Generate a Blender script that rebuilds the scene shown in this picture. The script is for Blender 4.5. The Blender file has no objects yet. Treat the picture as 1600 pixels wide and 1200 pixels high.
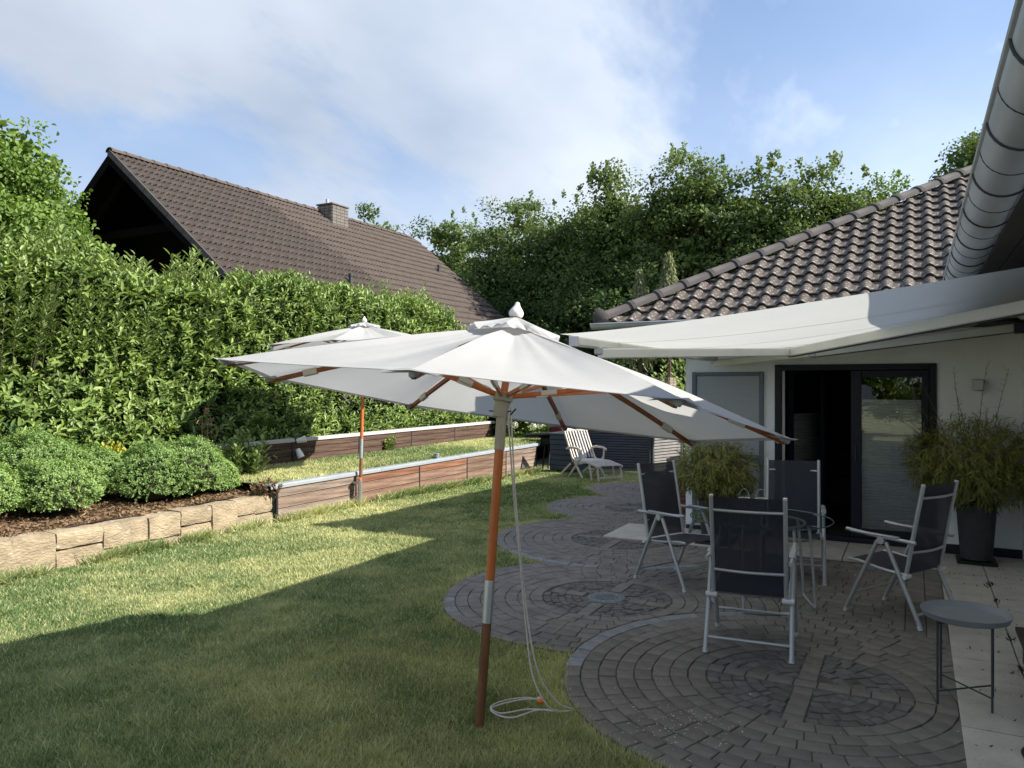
import bpy, bmesh, math, random
import numpy as np
from mathutils import Vector, Matrix, Quaternion
R = math.radians
rng = np.random.default_rng(7)
random.seed(7)
scene = bpy.context.scene
C = scene.collection

# ------------------------------------------------------------------ camera
CAM_H = 1.85
cam = bpy.data.cameras.new('camera')
cam.sensor_width = 36.0
cam.lens = 27.0
cam.clip_start = 0.02
cam.clip_end = 2000
camo = bpy.data.objects.new('camera', cam)
camo.location = (0, 0, CAM_H)
camo.rotation_euler = (R(90), 0, R(27.7))
C.objects.link(camo)
scene.camera = camo

# ------------------------------------------------------------------ sky, sun, exposure
SUN = Vector((1.31, 0.40, 1.0)).normalized()
w = bpy.data.worlds.new('World')
scene.world = w
w.use_nodes = True
nt = w.node_tree
nt.nodes.clear()
def N(t, **k):
    n = nt.nodes.new(t)
    for a, b in k.items():
        setattr(n, a, b)
    return n
out = N('ShaderNodeOutputWorld')
bg = N('ShaderNodeBackground')
bg.inputs[1].default_value = 0.110
sky = N('ShaderNodeTexSky')
sky.sky_type = 'NISHITA'
sky.sun_disc = False
sky.sun_elevation = math.asin(SUN.z)
sky.sun_rotation = math.atan2(SUN.x, SUN.y)
sky.air_density = 1.0
sky.dust_density = 0.25
sky.ozone_density = 2.5
tc = N('ShaderNodeTexCoord')
sep = N('ShaderNodeSeparateXYZ')
nt.links.new(tc.outputs['Generated'], sep.inputs[0])
addz = N('ShaderNodeMath', operation='ADD')
addz.inputs[1].default_value = 0.30
mx = N('ShaderNodeMath', operation='MAXIMUM')
mx.inputs[1].default_value = 0.0
nt.links.new(sep.outputs[2], mx.inputs[0])
nt.links.new(mx.outputs[0], addz.inputs[0])
comb = N('ShaderNodeCombineXYZ')
for i in (0, 1):
    dv = N('ShaderNodeMath', operation='DIVIDE')
    nt.links.new(sep.outputs[i], dv.inputs[0])
    nt.links.new(addz.outputs[0], dv.inputs[1])
    nt.links.new(dv.outputs[0], comb.inputs[i])
mp = N('ShaderNodeMapping')
mp.inputs['Location'].default_value = (0.0, 0.0, 0.0)
mp.inputs['Rotation'].default_value = (0, 0, R(25))
mp.inputs['Scale'].default_value = (1.0, 0.75, 1)
nt.links.new(comb.outputs[0], mp.inputs[0])
nz = N('ShaderNodeTexNoise')
nz.inputs['Scale'].default_value = 0.85
nz.inputs['Detail'].default_value = 7
nz.inputs['Roughness'].default_value = 0.6
nz.inputs['Distortion'].default_value = 0.25
nt.links.new(mp.outputs[0], nz.inputs[0])
ramp = N('ShaderNodeValToRGB')
ramp.color_ramp.elements[0].position = 0.43
ramp.color_ramp.elements[0].color = (0, 0, 0, 1)
ramp.color_ramp.elements[1].position = 0.56
ramp.color_ramp.elements[1].color = (0.92, 0.92, 0.92, 1)
nt.links.new(nz.outputs[0], ramp.inputs[0])
nz2 = N('ShaderNodeTexNoise')
nz2.inputs['Scale'].default_value = 2.1
nz2.inputs['Detail'].default_value = 5
nt.links.new(mp.outputs[0], nz2.inputs[0])
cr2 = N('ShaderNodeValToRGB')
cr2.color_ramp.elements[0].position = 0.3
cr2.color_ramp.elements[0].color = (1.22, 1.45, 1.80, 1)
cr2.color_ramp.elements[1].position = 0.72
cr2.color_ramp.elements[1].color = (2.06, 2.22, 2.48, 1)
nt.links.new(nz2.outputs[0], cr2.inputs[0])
# towards the horizon the thin cloud layer is seen edge-on and closes up
hz = N('ShaderNodeMapRange', interpolation_type='SMOOTHSTEP')
hz.inputs['From Min'].default_value = 0.02
hz.inputs['From Max'].default_value = 0.42
hz.inputs['To Min'].default_value = 0.97
hz.inputs['To Max'].default_value = 0.24
nt.links.new(sep.outputs[2], hz.inputs[0])
cov = N('ShaderNodeMath', operation='MAXIMUM')
nt.links.new(ramp.outputs[0], cov.inputs[0])
nt.links.new(hz.outputs[0], cov.inputs[1])
dim = N('ShaderNodeMixRGB', blend_type='MULTIPLY')
dim.inputs[0].default_value = 1.0
dim.inputs[2].default_value = (0.42, 0.45, 0.49, 1)
nt.links.new(sky.outputs[0], dim.inputs[1])
# cloud brightened towards the sun's side like forward scatter, added to lift the shade
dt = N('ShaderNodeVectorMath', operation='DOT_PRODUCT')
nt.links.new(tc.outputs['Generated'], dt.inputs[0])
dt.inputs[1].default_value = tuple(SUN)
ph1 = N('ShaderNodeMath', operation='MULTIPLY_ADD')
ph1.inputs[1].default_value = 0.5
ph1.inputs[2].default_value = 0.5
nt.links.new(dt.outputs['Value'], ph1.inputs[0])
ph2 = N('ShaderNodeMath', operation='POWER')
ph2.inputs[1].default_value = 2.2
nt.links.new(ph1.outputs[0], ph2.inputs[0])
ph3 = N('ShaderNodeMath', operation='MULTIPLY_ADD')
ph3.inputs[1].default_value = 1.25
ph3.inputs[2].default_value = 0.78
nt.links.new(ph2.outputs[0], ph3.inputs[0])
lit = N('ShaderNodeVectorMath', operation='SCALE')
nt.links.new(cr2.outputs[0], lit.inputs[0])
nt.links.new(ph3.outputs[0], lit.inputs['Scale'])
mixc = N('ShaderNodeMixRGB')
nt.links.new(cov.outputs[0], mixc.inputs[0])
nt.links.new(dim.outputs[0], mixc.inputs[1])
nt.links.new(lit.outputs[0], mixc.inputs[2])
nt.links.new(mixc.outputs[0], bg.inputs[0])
nt.links.new(bg.outputs[0], out.inputs[0])

sl = bpy.data.lights.new('sun', 'SUN')
sl.energy = 2.75
sl.angle = R(0.6)
sl.color = (1.0, 0.94, 0.84)
so = bpy.data.objects.new('sun', sl)
so.rotation_euler = (-SUN).to_track_quat('-Z', 'Y').to_euler()
so.location = SUN * 40
C.objects.link(so)

scene.view_settings.view_transform = 'Standard'
scene.view_settings.look = 'None'
scene.view_settings.exposure = 1.92
scene.view_settings.gamma = 1.0
scene.render.engine = 'CYCLES'
scene.cycles.max_bounces = 8
scene.cycles.transparent_max_bounces = 12
scene.cycles.use_denoising = True

# ------------------------------------------------------------------ helpers
def ground(y):
    return -0.022 * max(0.0, y - 9.7)
GNP = lambda y: -0.022 * np.maximum(0.0, y - 9.7)

class MB:
    """collects shapes into one mesh"""
    def __init__(s):
        s.v = []
        s.f = []
    def add(s, vs, fs):
        o = len(s.v)
        s.v.extend([tuple(p) for p in vs])
        s.f.extend([tuple(i + o for i in f) for f in fs])
    def box(s, c, size, rot=None, bev=0.0):
        hx, hy, hz = size[0] / 2, size[1] / 2, size[2] / 2
        c = Vector(c)
        if bev <= 0:
            vs = [Vector((x * hx, y * hy, z * hz)) for x in (-1, 1) for y in (-1, 1) for z in (-1, 1)]
            fs = [(0, 1, 3, 2), (4, 6, 7, 5), (0, 4, 5, 1), (2, 3, 7, 6), (0, 2, 6, 4), (1, 5, 7, 3)]
        else:
            b = min(bev, hx * .9, hy * .9, hz * .9)
            bm = bmesh.new()
            bmesh.ops.create_cube(bm, size=1)
            for v in bm.verts:
                v.co = Vector((v.co.x * hx * 2, v.co.y * hy * 2, v.co.z * hz * 2))
            bmesh.ops.bevel(bm, geom=list(bm.edges), offset=b, segments=1, affect='EDGES')
            bm.verts.index_update()
            vs = [v.co.copy() for v in bm.verts]
            fs = [tuple(v.index for v in f.verts) for f in bm.faces]
            bm.free()
        if rot is not None:
            vs = [rot @ v for v in vs]
        s.add([v + c for v in vs], fs)
        return s
    def tube(s, path, r, n=8, cap=True, closed=False):
        P = [Vector(p) for p in path]
        rs = r if isinstance(r, (list, tuple)) else [r] * len(P)
        k = len(P)
        vs = []
        t0 = (P[1] - P[0]).normalized()
        a = t0.orthogonal().normalized()
        for i in range(k):
            if closed:
                t = (P[(i + 1) % k] - P[i - 1]).normalized()
            elif i == 0:
                t = P[1] - P[0]
            elif i == k - 1:
                t = P[-1] - P[-2]
            else:
                t = (P[i + 1] - P[i]).normalized() + (P[i] - P[i - 1]).normalized()
            t = t.normalized() if t.length > 1e-9 else t0
            a = (a - t * a.dot(t))
            a = a.normalized() if a.length > 1e-6 else t.orthogonal().normalized()
            b = t.cross(a)
            for j in range(n):
                q = 2 * math.pi * j / n
                vs.append(P[i] + (a * math.cos(q) + b * math.sin(q)) * rs[i])
        fs = []
        for i in range(k if closed else k - 1):
            for j in range(n):
                fs.append((i * n + j, i * n + (j + 1) % n, ((i + 1) % k) * n + (j + 1) % n, ((i + 1) % k) * n + j))
        if cap and not closed:
            fs.append(tuple(range(n - 1, -1, -1)))
            fs.append(tuple((k - 1) * n + j for j in range(n)))
        s.add(vs, fs)
        return s
    def lathe(s, prof, n=20, o=(0, 0, 0), axis=None):
        o = Vector(o)
        q = Vector((0, 0, 1)).rotation_difference(Vector(axis).normalized()) if axis is not None else None
        vs = []
        for r, z in prof:
            for j in range(n):
                a = 2 * math.pi * j / n
                p = Vector((r * math.cos(a), r * math.sin(a), z))
                vs.append(o + (q @ p if q else p))
        fs = []
        for i in range(len(prof) - 1):
            for j in range(n):
                fs.append((i * n + j, i * n + (j + 1) % n, (i + 1) * n + (j + 1) % n, (i + 1) * n + j))
        fs.append(tuple(range(n - 1, -1, -1)))
        fs.append(tuple((len(prof) - 1) * n + j for j in range(n)))
        s.add(vs, fs)
        return s
    def prism(s, poly, z0, z1, inset=0.0, lip=0.006):
        """convex polygon (ccw, xy) with an optional chamfered upper edge"""
        k = len(poly)
        cx = sum(p[0] for p in poly) / k
        cy = sum(p[1] for p in poly) / k
        vs = [(x, y, z0) for x, y in poly]
        if inset > 0:
            vs += [(x, y, z1 - lip) for x, y in poly]
            for x, y in poly:
                d = math.hypot(x - cx, y - cy) or 1
                f = max(0.0, 1 - inset * 1.3 / d)
                vs.append((cx + (x - cx) * f, cy + (y - cy) * f, z1))
        else:
            vs += [(x, y, z1) for x, y in poly]
        fs = []
        for lv in range(len(vs) // k - 1):
            for i in range(k):
                j = (i + 1) % k
                fs.append((lv * k + i, lv * k + j, lv * k + k + j, lv * k + k + i))
        fs.append(tuple(len(vs) - k + i for i in range(k)))
        s.add(vs, fs)
        return s
    def grid(s, fn, nu, nv):
        vs = [fn(i / nu, j / nv) for i in range(nu + 1) for j in range(nv + 1)]
        fs = []
        for i in range(nu):
            for j in range(nv):
                a = i * (nv + 1) + j
                fs.append((a, a + 1, a + nv + 2, a + nv + 1))
        s.add(vs, fs)
        return s
    def mesh(s, name, mat, smooth=False):
        me = bpy.data.meshes.new(name)
        me.from_pydata(s.v, [], s.f)
        me.validate()
        if mat:
            me.materials.append(mat)
        if smooth:
            me.shade_smooth()
            try:
                me.set_sharp_from_angle(angle=R(40))
            except Exception:
                pass
        return me
    def build(s, name, mat, parent=None, smooth=False, loc=None, rz=0):
        o = bpy.data.objects.new(name, s.mesh(name, mat, smooth))
        return put(o, parent, loc, rz)

def put(o, parent=None, loc=None, rz=0):
    C.objects.link(o)
    if parent:
        o.parent = parent
    if loc is not None:
        o.location = loc
    if rz:
        o.rotation_euler = (0, 0, rz)
    return o

def inst(name, me, parent=None, loc=(0, 0, 0), rot=None, col=None):
    o = bpy.data.objects.new(name, me)
    C.objects.link(o)
    if parent:
        o.parent = parent
    o.location = loc
    if rot is not None:
        o.rotation_euler = rot
    if col:
        o.color = (*col, 1)
    return o

def tag(o, label, cat, group=None):
    o['label'] = label
    o['category'] = cat
    if group:
        o['group'] = group
    return o

def thing(name, label, cat, loc=(0, 0, 0), rz=0, group=None):
    o = bpy.data.objects.new(name, None)
    o.empty_display_size = 0.1
    o.location = loc
    o.rotation_euler = (0, 0, rz)
    C.objects.link(o)
    return tag(o, label, cat, group)

def struct(o):
    o['kind'] = 'structure'
    return o

def mesh_np(name, verts, faces, mat, tint=None, parent=None, smooth=False):
    """fast mesh from arrays; faces (M,k) of one size; tint (N,) per vertex"""
    me = bpy.data.meshes.new(name)
    nv, (nf, k) = len(verts), faces.shape
    me.vertices.add(nv)
    me.vertices.foreach_set('co', np.ascontiguousarray(verts, dtype=np.float32).ravel())
    me.loops.add(nf * k)
    me.loops.foreach_set('vertex_index', np.ascontiguousarray(faces, dtype=np.int32).ravel())
    me.polygons.add(nf)
    me.polygons.foreach_set('loop_start', np.arange(0, nf * k, k, dtype=np.int32))
    me.polygons.foreach_set('loop_total', np.full(nf, k, dtype=np.int32))
    me.update(calc_edges=True)
    if tint is not None:
        at = me.attributes.new('tint', 'FLOAT', 'POINT')
        at.data.foreach_set('value', np.ascontiguousarray(tint, dtype=np.float32))
    me.materials.append(mat)
    if smooth:
        me.shade_smooth()
    o = bpy.data.objects.new(name, me)
    C.objects.link(o)
    if parent:
        o.parent = parent
    return o

def vnoise(x, y, seed=0):
    """smooth value noise in numpy, 0..1"""
    r = np.random.default_rng(seed).random((64, 64))
    xi = np.floor(x).astype(int)
    yi = np.floor(y).astype(int)
    fx = x - xi
    fy = y - yi
    fx = fx * fx * (3 - 2 * fx)
    fy = fy * fy * (3 - 2 * fy)
    g = lambda a, b: r[a % 64, b % 64]
    return (g(xi, yi) * (1 - fx) * (1 - fy) + g(xi + 1, yi) * fx * (1 - fy)
            + g(xi, yi + 1) * (1 - fx) * fy + g(xi + 1, yi + 1) * fx * fy)

# ------------------------------------------------------------------ materials
class NT:
    def __init__(s, name):
        s.m = bpy.data.materials.new(name)
        s.m.use_nodes = True
        s.t = s.m.node_tree
        s.b = s.t.nodes['Principled BSDF']
        s.o = s.t.nodes['Material Output']
    def n(s, t, **k):
        x = s.t.nodes.new(t)
        for a, b in k.items():
            if a.startswith('i_'):
                x.inputs[a[2:]].default_value = b
            else:
                setattr(x, a, b)
        return x
    def l(s, a, b):
        s.t.links.new(a, b)
    def coords(s, kind='Object', scale=(1, 1, 1)):
        tcn = s.n('ShaderNodeTexCoord')
        m = s.n('ShaderNodeMapping')
        m.inputs['Scale'].default_value = scale
        s.l(tcn.outputs[kind], m.inputs[0])
        return m.outputs[0]
    def noise(s, co, scale, detail=4, rough=.55):
        x = s.n('ShaderNodeTexNoise')
        x.inputs['Scale'].default_value = scale
        x.inputs['Detail'].default_value = detail
        x.inputs['Roughness'].default_value = rough
        s.l(co, x.inputs[0])
        return x.outputs[0]
    def ramp(s, fac, stops):
        x = s.n('ShaderNodeValToRGB')
        e = x.color_ramp.elements
        while len(e) < len(stops):
            e.new(.5)
        for q, (p, c) in zip(e, stops):
            q.position = p
            q.color = (*c, 1)
        s.l(fac, x.inputs[0])
        return x.outputs[0]
    def mix(s, fac, a, b, mode='MIX'):
        x = s.n('ShaderNodeMixRGB', blend_type=mode)
        for i, v in enumerate((fac, a, b)):
            if hasattr(v, 'links') or hasattr(v, 'is_output'):
                s.l(v, x.inputs[i])
            elif i == 0:
                x.inputs[0].default_value = v
            else:
                x.inputs[i].default_value = (*v, 1)
        return x.outputs[0]
    def bump(s, h, strength=.3, dist=.01):
        x = s.n('ShaderNodeBump')
        x.inputs['Strength'].default_value = strength
        x.inputs['Distance'].default_value = dist
        s.l(h, x.inputs['Height'])
        s.l(x.outputs[0], s.b.inputs['Normal'])

def sc(c, f):
    return tuple(min(1, x * f) for x in c)

def M(name, col, rough=.7, var=.15, scale=6, bump=0.0, bscale=60, bdist=.004, metal=0.0, spec=.3,
      objcol=False, rand=0.0, stretch=(1, 1, 1), speck=None, coord='Object'):
    k = NT(name)
    co = k.coords(coord, stretch)
    f = k.noise(co, scale, 6)
    c = k.ramp(f, [(.25, sc(col, 1 - var)), (.75, sc(col, 1 + var))])
    if speck:
        f2 = k.noise(co, speck[0], 3)
        m = k.ramp(f2, [(speck[1], (0, 0, 0)), (speck[1] + .06, (1, 1, 1))])
        c = k.mix(m, c, speck[2])
    if objcol or rand:
        oi = k.n('ShaderNodeObjectInfo')
        if objcol:
            c = k.mix(1.0, c, oi.outputs['Color'], 'MULTIPLY')
        if rand:
            c = k.mix(1.0, c, k.ramp(oi.outputs['Random'], [(0, (1 - rand,) * 3), (1, (min(1, 1 + rand),) * 3)]), 'MULTIPLY')
    k.l(c, k.b.inputs['Base Color'])
    k.b.inputs['Roughness'].default_value = rough
    k.b.inputs['Metallic'].default_value = metal
    k.b.inputs['Specular IOR Level'].default_value = spec
    if bump:
        k.bump(k.noise(co, bscale, 5), bump, bdist)
    return k.m

def leafmat(name, dark, light, rough=.45, trans=.35, spec=.4):
    k = NT(name)
    a = k.n('ShaderNodeAttribute', attribute_name='tint')
    c = k.ramp(a.outputs['Fac'], [(0, dark), (1, light)])
    k.l(c, k.b.inputs['Base Color'])
    k.b.inputs['Roughness'].default_value = rough
    k.b.inputs['Specular IOR Level'].default_value = spec
    tr = k.n('ShaderNodeBsdfTranslucent')
    c2 = k.mix(1.0, c, (1.0, 1.0, .55), 'MULTIPLY')
    k.l(c2, tr.inputs[0])
    ms = k.n('ShaderNodeMixShader')
    ms.inputs[0].default_value = trans
    k.l(k.b.outputs[0], ms.inputs[1])
    k.l(tr.outputs[0], ms.inputs[2])
    k.l(ms.outputs[0], k.o.inputs[0])
    return k.m

def clothmat(name, col, trans=.35, bump=.15, dirt=.08):
    k = NT(name)
    co = k.coords()
    f = k.noise(co, 2.2, 6)
    c = k.ramp(f, [(.3, sc(col, 1 - dirt)), (.7, col)])
    k.l(c, k.b.inputs['Base Color'])
    k.b.inputs['Roughness'].default_value = .85
    k.b.inputs['Specular IOR Level'].default_value = .15
    k.bump(k.noise(co, 3.5, 6, .6), bump, .03)
    tr = k.n('ShaderNodeBsdfTranslucent')
    k.l(c, tr.inputs[0])
    ms = k.n('ShaderNodeMixShader')
    ms.inputs[0].default_value = trans
    k.l(k.b.outputs[0], ms.inputs[1])
    k.l(tr.outputs[0], ms.inputs[2])
    k.l(ms.outputs[0], k.o.inputs[0])
    return k.m

def glassmat(name, tint=(.8, .86, .84), ior=1.6, rough=0.0, clear=.9):
    k = NT(name)
    fr = k.n('ShaderNodeFresnel')
    fr.inputs[0].default_value = ior
    tp = k.n('ShaderNodeBsdfTransparent')
    tp.inputs[0].default_value = (*[t * clear for t in tint], 1)
    gl = k.n('ShaderNodeBsdfGlossy')
    gl.inputs['Roughness'].default_value = rough
    ms = k.n('ShaderNodeMixShader')
    k.l(fr.outputs[0], ms.inputs[0])
    k.l(tp.outputs[0], ms.inputs[1])
    k.l(gl.outputs[0], ms.inputs[2])
    k.l(ms.outputs[0], k.o.inputs[0])
    return k.m

def woodmat(name, a, b, rough=.6, axis=1, groove=0.0, objcol=False, spec=.3):
    """grain stretched along one axis of the object; grooves run the same way"""
    k = NT(name)
    st = [14, 14, 14]
    st[axis] = .9
    co = k.coords('Object', tuple(st))
    f = k.noise(co, 1.6, 8, .65)
    c = k.ramp(f, [(.3, a), (.7, b)])
    if objcol:
        oi = k.n('ShaderNodeObjectInfo')
        c = k.mix(1.0, c, oi.outputs['Color'], 'MULTIPLY')
    k.l(c, k.b.inputs['Base Color'])
    k.b.inputs['Roughness'].default_value = rough
    k.b.inputs['Specular IOR Level'].default_value = spec
    k.bump(k.noise(co, 4, 4), .35, .003)
    return k.m

MAT = {}
def setup_materials():
    m = MAT
    m['soil'] = M('soil', (.075, .048, .033), .95, .5, 14, .9, 45, .03, speck=(60, .66, (.25, .17, .11)))
    m['joint'] = M('joint_sand', (.095, .088, .075), .95, .4, 10, .4, 80)
    m['paver'] = M('paver_concrete', (.190, .172, .152), .85, .28, 7, .5, 90, .004, rand=.22, objcol=True, speck=(38, .72, (.26, .26, .25)))
    m['paver_far'] = M('paver_concrete_far', (.190, .172, .152), .85, .3, 6, .5, 90, .004, speck=(38, .72, (.26, .26, .25)))
    m['cobble'] = M('cobble_basalt', (.128, .122, .115), .75, .4, 11, .6, 60, .006, speck=(30, .70, (.2, .2, .2)))
    m['edging'] = M('edging_granite', (.25, .255, .265), .8, .25, 12, .4, 90, rand=.2)
    m['slab'] = M('slab_concrete', (.52, .485, .42), .85, .15, 5, .3, 140, .002, rand=.1, speck=(90, .62, (.30, .28, .25)))
    m['render'] = M('white_render', (.875, .88, .87), .9, .09, 1.6, .8, 70, .008, stretch=(1, 1, .35))
    m['plinth'] = M('dark_plinth', (.03, .03, .035), .8, .2)
    m['frame'] = M('anthracite_frame', (.012, .015, .024), .45, .1, 3, spec=.25)
    m['panel'] = M('grey_panel', (.36, .375, .39), .6, .06, 3, .1, 200, .001, stretch=(1, 1, 20))
    m['panel_frame'] = M('panel_frame', (.13, .165, .195), .5, .06)
    m['white_pvc'] = M('white_plastic', (.6, .6, .6), .4, .05)
    m['blind'] = clothmat('pleated_blind', (.90, .92, .91), .05, 0, .04)
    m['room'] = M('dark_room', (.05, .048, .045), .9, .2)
    m['pane'] = glassmat('pane_glass', (.96, .985, .97), 2.4, 0, .99)
    m['tableglass'] = glassmat('table_glass', (.78, .9, .87), 1.5)
    m['glass_edge'] = M('glass_edge', (.05, .11, .10), .2, .1, spec=.6)
    m['zinc'] = M('zinc', (.46, .48, .50), .5, .2, 5, .1, 30, .002, metal=.45, stretch=(1, .3, 1))
    m['zinc_dark'] = M('zinc_dark', (.07, .075, .08), .5, .2, metal=.5)
    m['soffit'] = woodmat('soffit_wood', (.018, .014, .011), (.04, .03, .024), .7, 1)
    m['tile'] = M('roof_tile', (.088, .071, .060), .85, .4, 9, .5, 60, .005, rand=.22, speck=(20, .58, (.27, .265, .245)))
    m['tile_nb'] = M('roof_tile_neighbour', (.086, .068, .058), .85, .25, 7, .5, 50, .005, rand=.14, speck=(15, .70, (.26, .24, .21)))
    m['tile_ridge'] = M('ridge_tile', (.075, .068, .066), .85, .25, 7, .4, 60, .005, rand=.15, speck=(22, .70, (.3, .28, .25)))
    m['black_wood'] = woodmat('black_timber', (.003, .0027, .0025), (.006, .0055, .005), .95, 2, spec=.05)
    m['stone'] = M('sandstone', (.32, .255, .17), .9, .35, 5, .8, 22, .03, rand=.16, speck=(9, .62, (.42, .36, .27)), stretch=(1, 1, 2.2))
    m['plank'] = woodmat('weathered_plank', (.17, .14, .115), (.54, .475, .42), .75, 1, objcol=True)
    m['bench'] = woodmat('bench_wood', (.028, .022, .018), (.055, .042, .033), .7, 1)
    m['mortar'] = M('sandy_mortar', (.17, .135, .09), .95, .3, 20, .5, 60)
    m['post'] = M('dark_post', (.02, .019, .02), .6, .2)
    m['cap'] = M('cap_flashing', (.36, .39, .42), .5, .15, 4, .2, 20, metal=.4, stretch=(1, .4, 1))
    m['cap_light'] = M('cap_pale', (.42, .40, .39), .6, .12, 4)
    m['canvas'] = clothmat('parasol_canvas', (.56, .56, .55), .42, .2, .09)
    m['awning'] = clothmat('awning_canvas', (.62, .62, .58), .52, .05, .03)
    m['wood_orange'] = woodmat('lacquered_wood', (.36, .088, .012), (.50, .145, .026), .35, 2, spec=.5)
    m['wood_dark'] = woodmat('bare_pole_wood', (.12, .052, .022), (.21, .095, .042), .6, 2)
    m['wood_grey'] = woodmat('weathered_collar', (.28, .25, .19), (.40, .37, .29), .7, 2)
    m['wood_rib'] = woodmat('rib_wood', (.19, .058, .019), (.30, .095, .03), .5, 2)
    m['strap'] = M('cream_strap', (.55, .52, .43), .8, .1)
    m['steel'] = M('brushed_steel', (.5, .5, .49), .35, .1, 5, metal=.8)
    m['finial'] = M('finial_paint', (.66, .62, .59), .6, .12, 20)
    m['rope'] = M('rope', (.52, .50, .45), .9, .15, 80, .5, 300, .001)
    m['orange'] = M('orange_bead', (.75, .16, .02), .45, .05)
    m['alu'] = M('aluminium', (.43, .445, .46), .42, .08, 8, metal=.5, spec=.5)
    m['alu_white'] = M('awning_arm_paint', (.72, .72, .68), .45, .05)
    m['dark_metal'] = M('graphite_metal', (.045, .05, .06), .5, .12)
    m['tray'] = M('tray_paint', (.20, .215, .225), .5, .12, 6)
    m['pot'] = M('pot_stoneware', (.045, .047, .05), .75, .2, 12, .3, 60)
    m['void'] = M('sump_shade', (.004, .004, .005), .95, .1, spec=.0)
    m['black'] = M('black_plastic', (.012, .012, .014), .5, .2)
    m['slate'] = M('slate_plastic', (.04, .055, .075), .6, .15)
    m['slat'] = M('slat_grey', (.075, .08, .10), .6, .15, rand=.15)
    m['slat_pale'] = M('slat_pale', (.22, .21, .205), .7, .2, rand=.15)
    m['teak'] = woodmat('silvered_teak', (.42, .37, .33), (.62, .57, .52), .7, 2)
    m['rust'] = M('rusty_iron', (.27, .13, .085), .8, .35, 30)
    m['white'] = M('white_enamel', (.7, .7, .68), .5, .06)
    m['grate'] = M('cast_iron', (.19, .215, .225), .6, .25, 30, .4, 120)
    m['bark'] = M('bark', (.07, .052, .038), .95, .35, 9, .9, 30, .03, stretch=(1, 1, .3))
    m['brick'] = M('dark_brick', (.17, .075, .05), .9, .3, 12, .4, 60, rand=.3)
    m['brick_pale'] = M('pale_brick', (.26, .215, .17), .9, .3, 12, .4, 60, rand=.3)
    m['chimney'] = M('chimney_brick', (.16, .145, .13), .9, .3, 10, .4, 60, rand=.2)
    m['maroon'] = M('maroon_cloth', (.09, .012, .018), .9, .1)
    m['skin'] = M('skin', (.66, .43, .33), .55, .08)
    m['tshirt'] = M('black_cotton', (.012, .012, .014), .9, .1)
    m['jeans'] = M('dark_denim', (.03, .035, .055), .9, .1)
    m['hair'] = M('brown_hair', (.035, .02, .012), .6, .2)
    # textilene: a fine open mesh, part see-through
    k = NT('textilene')
    k.b.inputs['Base Color'].default_value = (.012, .016, .028, 1)
    k.b.inputs['Roughness'].default_value = .7
    tp = k.n('ShaderNodeBsdfTransparent')
    ms = k.n('ShaderNodeMixShader')
    ms.inputs[0].default_value = .07
    k.l(k.b.outputs[0], ms.inputs[1])
    k.l(tp.outputs[0], ms.inputs[2])
    k.l(ms.outputs[0], k.o.inputs[0])
    m['mesh'] = k.m
    # grass blades and turf
    m['grass'] = leafmat('grass_blade', (.112, .198, .066), (.62, .605, .32), .6, .35, .25)
    k = NT('turf')
    co = k.coords('Object')
    f = k.noise(co, .9, 6)
    f2 = k.noise(co, 24, 6)
    c = k.ramp(f, [(.35, (.10, .145, .045)), (.65, (.26, .25, .125))])
    c = k.mix(.5, c, k.ramp(f2, [(.3, (.06, .06, .028)), (.7, (.28, .26, .13))]))
    k.l(c, k.b.inputs['Base Color'])
    k.b.inputs['Roughness'].default_value = .95
    k.bump(f2, .8, .03)
    m['turf'] = k.m
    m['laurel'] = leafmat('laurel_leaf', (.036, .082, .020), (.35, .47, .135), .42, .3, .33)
    m['laurel_light'] = leafmat('light_leaf', (.085, .15, .05), (.33, .42, .15), .42, .35, .4)
    m['box'] = leafmat('boxwood_leaf', (.065, .15, .04), (.33, .46, .13), .45, .3, .35)
    m['hazel'] = leafmat('hazel_leaf', (.05, .11, .018), (.21, .31, .065), .5, .35, .3)
    m['bgleaf'] = leafmat('hornbeam_leaf', (.036, .076, .022), (.21, .275, .085), .6, .38, .2)
    m['bgleaf2'] = leafmat('robinia_leaf', (.036, .076, .024), (.20, .265, .085), .6, .38, .2)
    m['weep'] = leafmat('weeping_needle', (.15, .17, .085), (.32, .34, .18), .7, .25, .2)
    m['bamboo'] = leafmat('bamboo_leaf', (.085, .105, .022), (.38, .37, .10), .5, .3, .3)
    m['yellow'] = leafmat('yellow_leaf', (.30, .34, .03), (.52, .48, .06), .5, .35, .3)
    m['flower'] = leafmat('white_petal', (.62, .66, .50), (.8, .8, .72), .6, .3, .2)
    m['petal'] = leafmat('petal', (.30, .25, .16), (.75, .72, .66), .8, .2, .2)
    m['moss'] = leafmat('moss', (.02, .025, .012), (.07, .08, .03), .9, .1, .1)
    m['dryleaf'] = leafmat('dry_leaf', (.13, .08, .045), (.28, .19, .11), .8, .2, .2)
setup_materials()

# ------------------------------------------------------------------ the ground
def sheet(name, x0, x1, y0, y1, zf, mat, nx=1, ny=40):
    b = MB()
    b.grid(lambda u, v: (x0 + (x1 - x0) * u, y0 + (y1 - y0) * v, zf(x0 + (x1 - x0) * u, y0 + (y1 - y0) * v)), nx, ny)
    b.f = [f[::-1] for f in b.f]
    return struct(b.build(name, mat, smooth=True))
struct(MB().grid(lambda u, v: (-400 + 800 * v, -400 + 800 * u, -.62), 4, 4).build('ground', MAT['turf']))
sheet('lawn', -7.7, 2.2, -16, 17.5, lambda x, y: ground(y) - .02, MAT['turf'], 6, 60)

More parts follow.
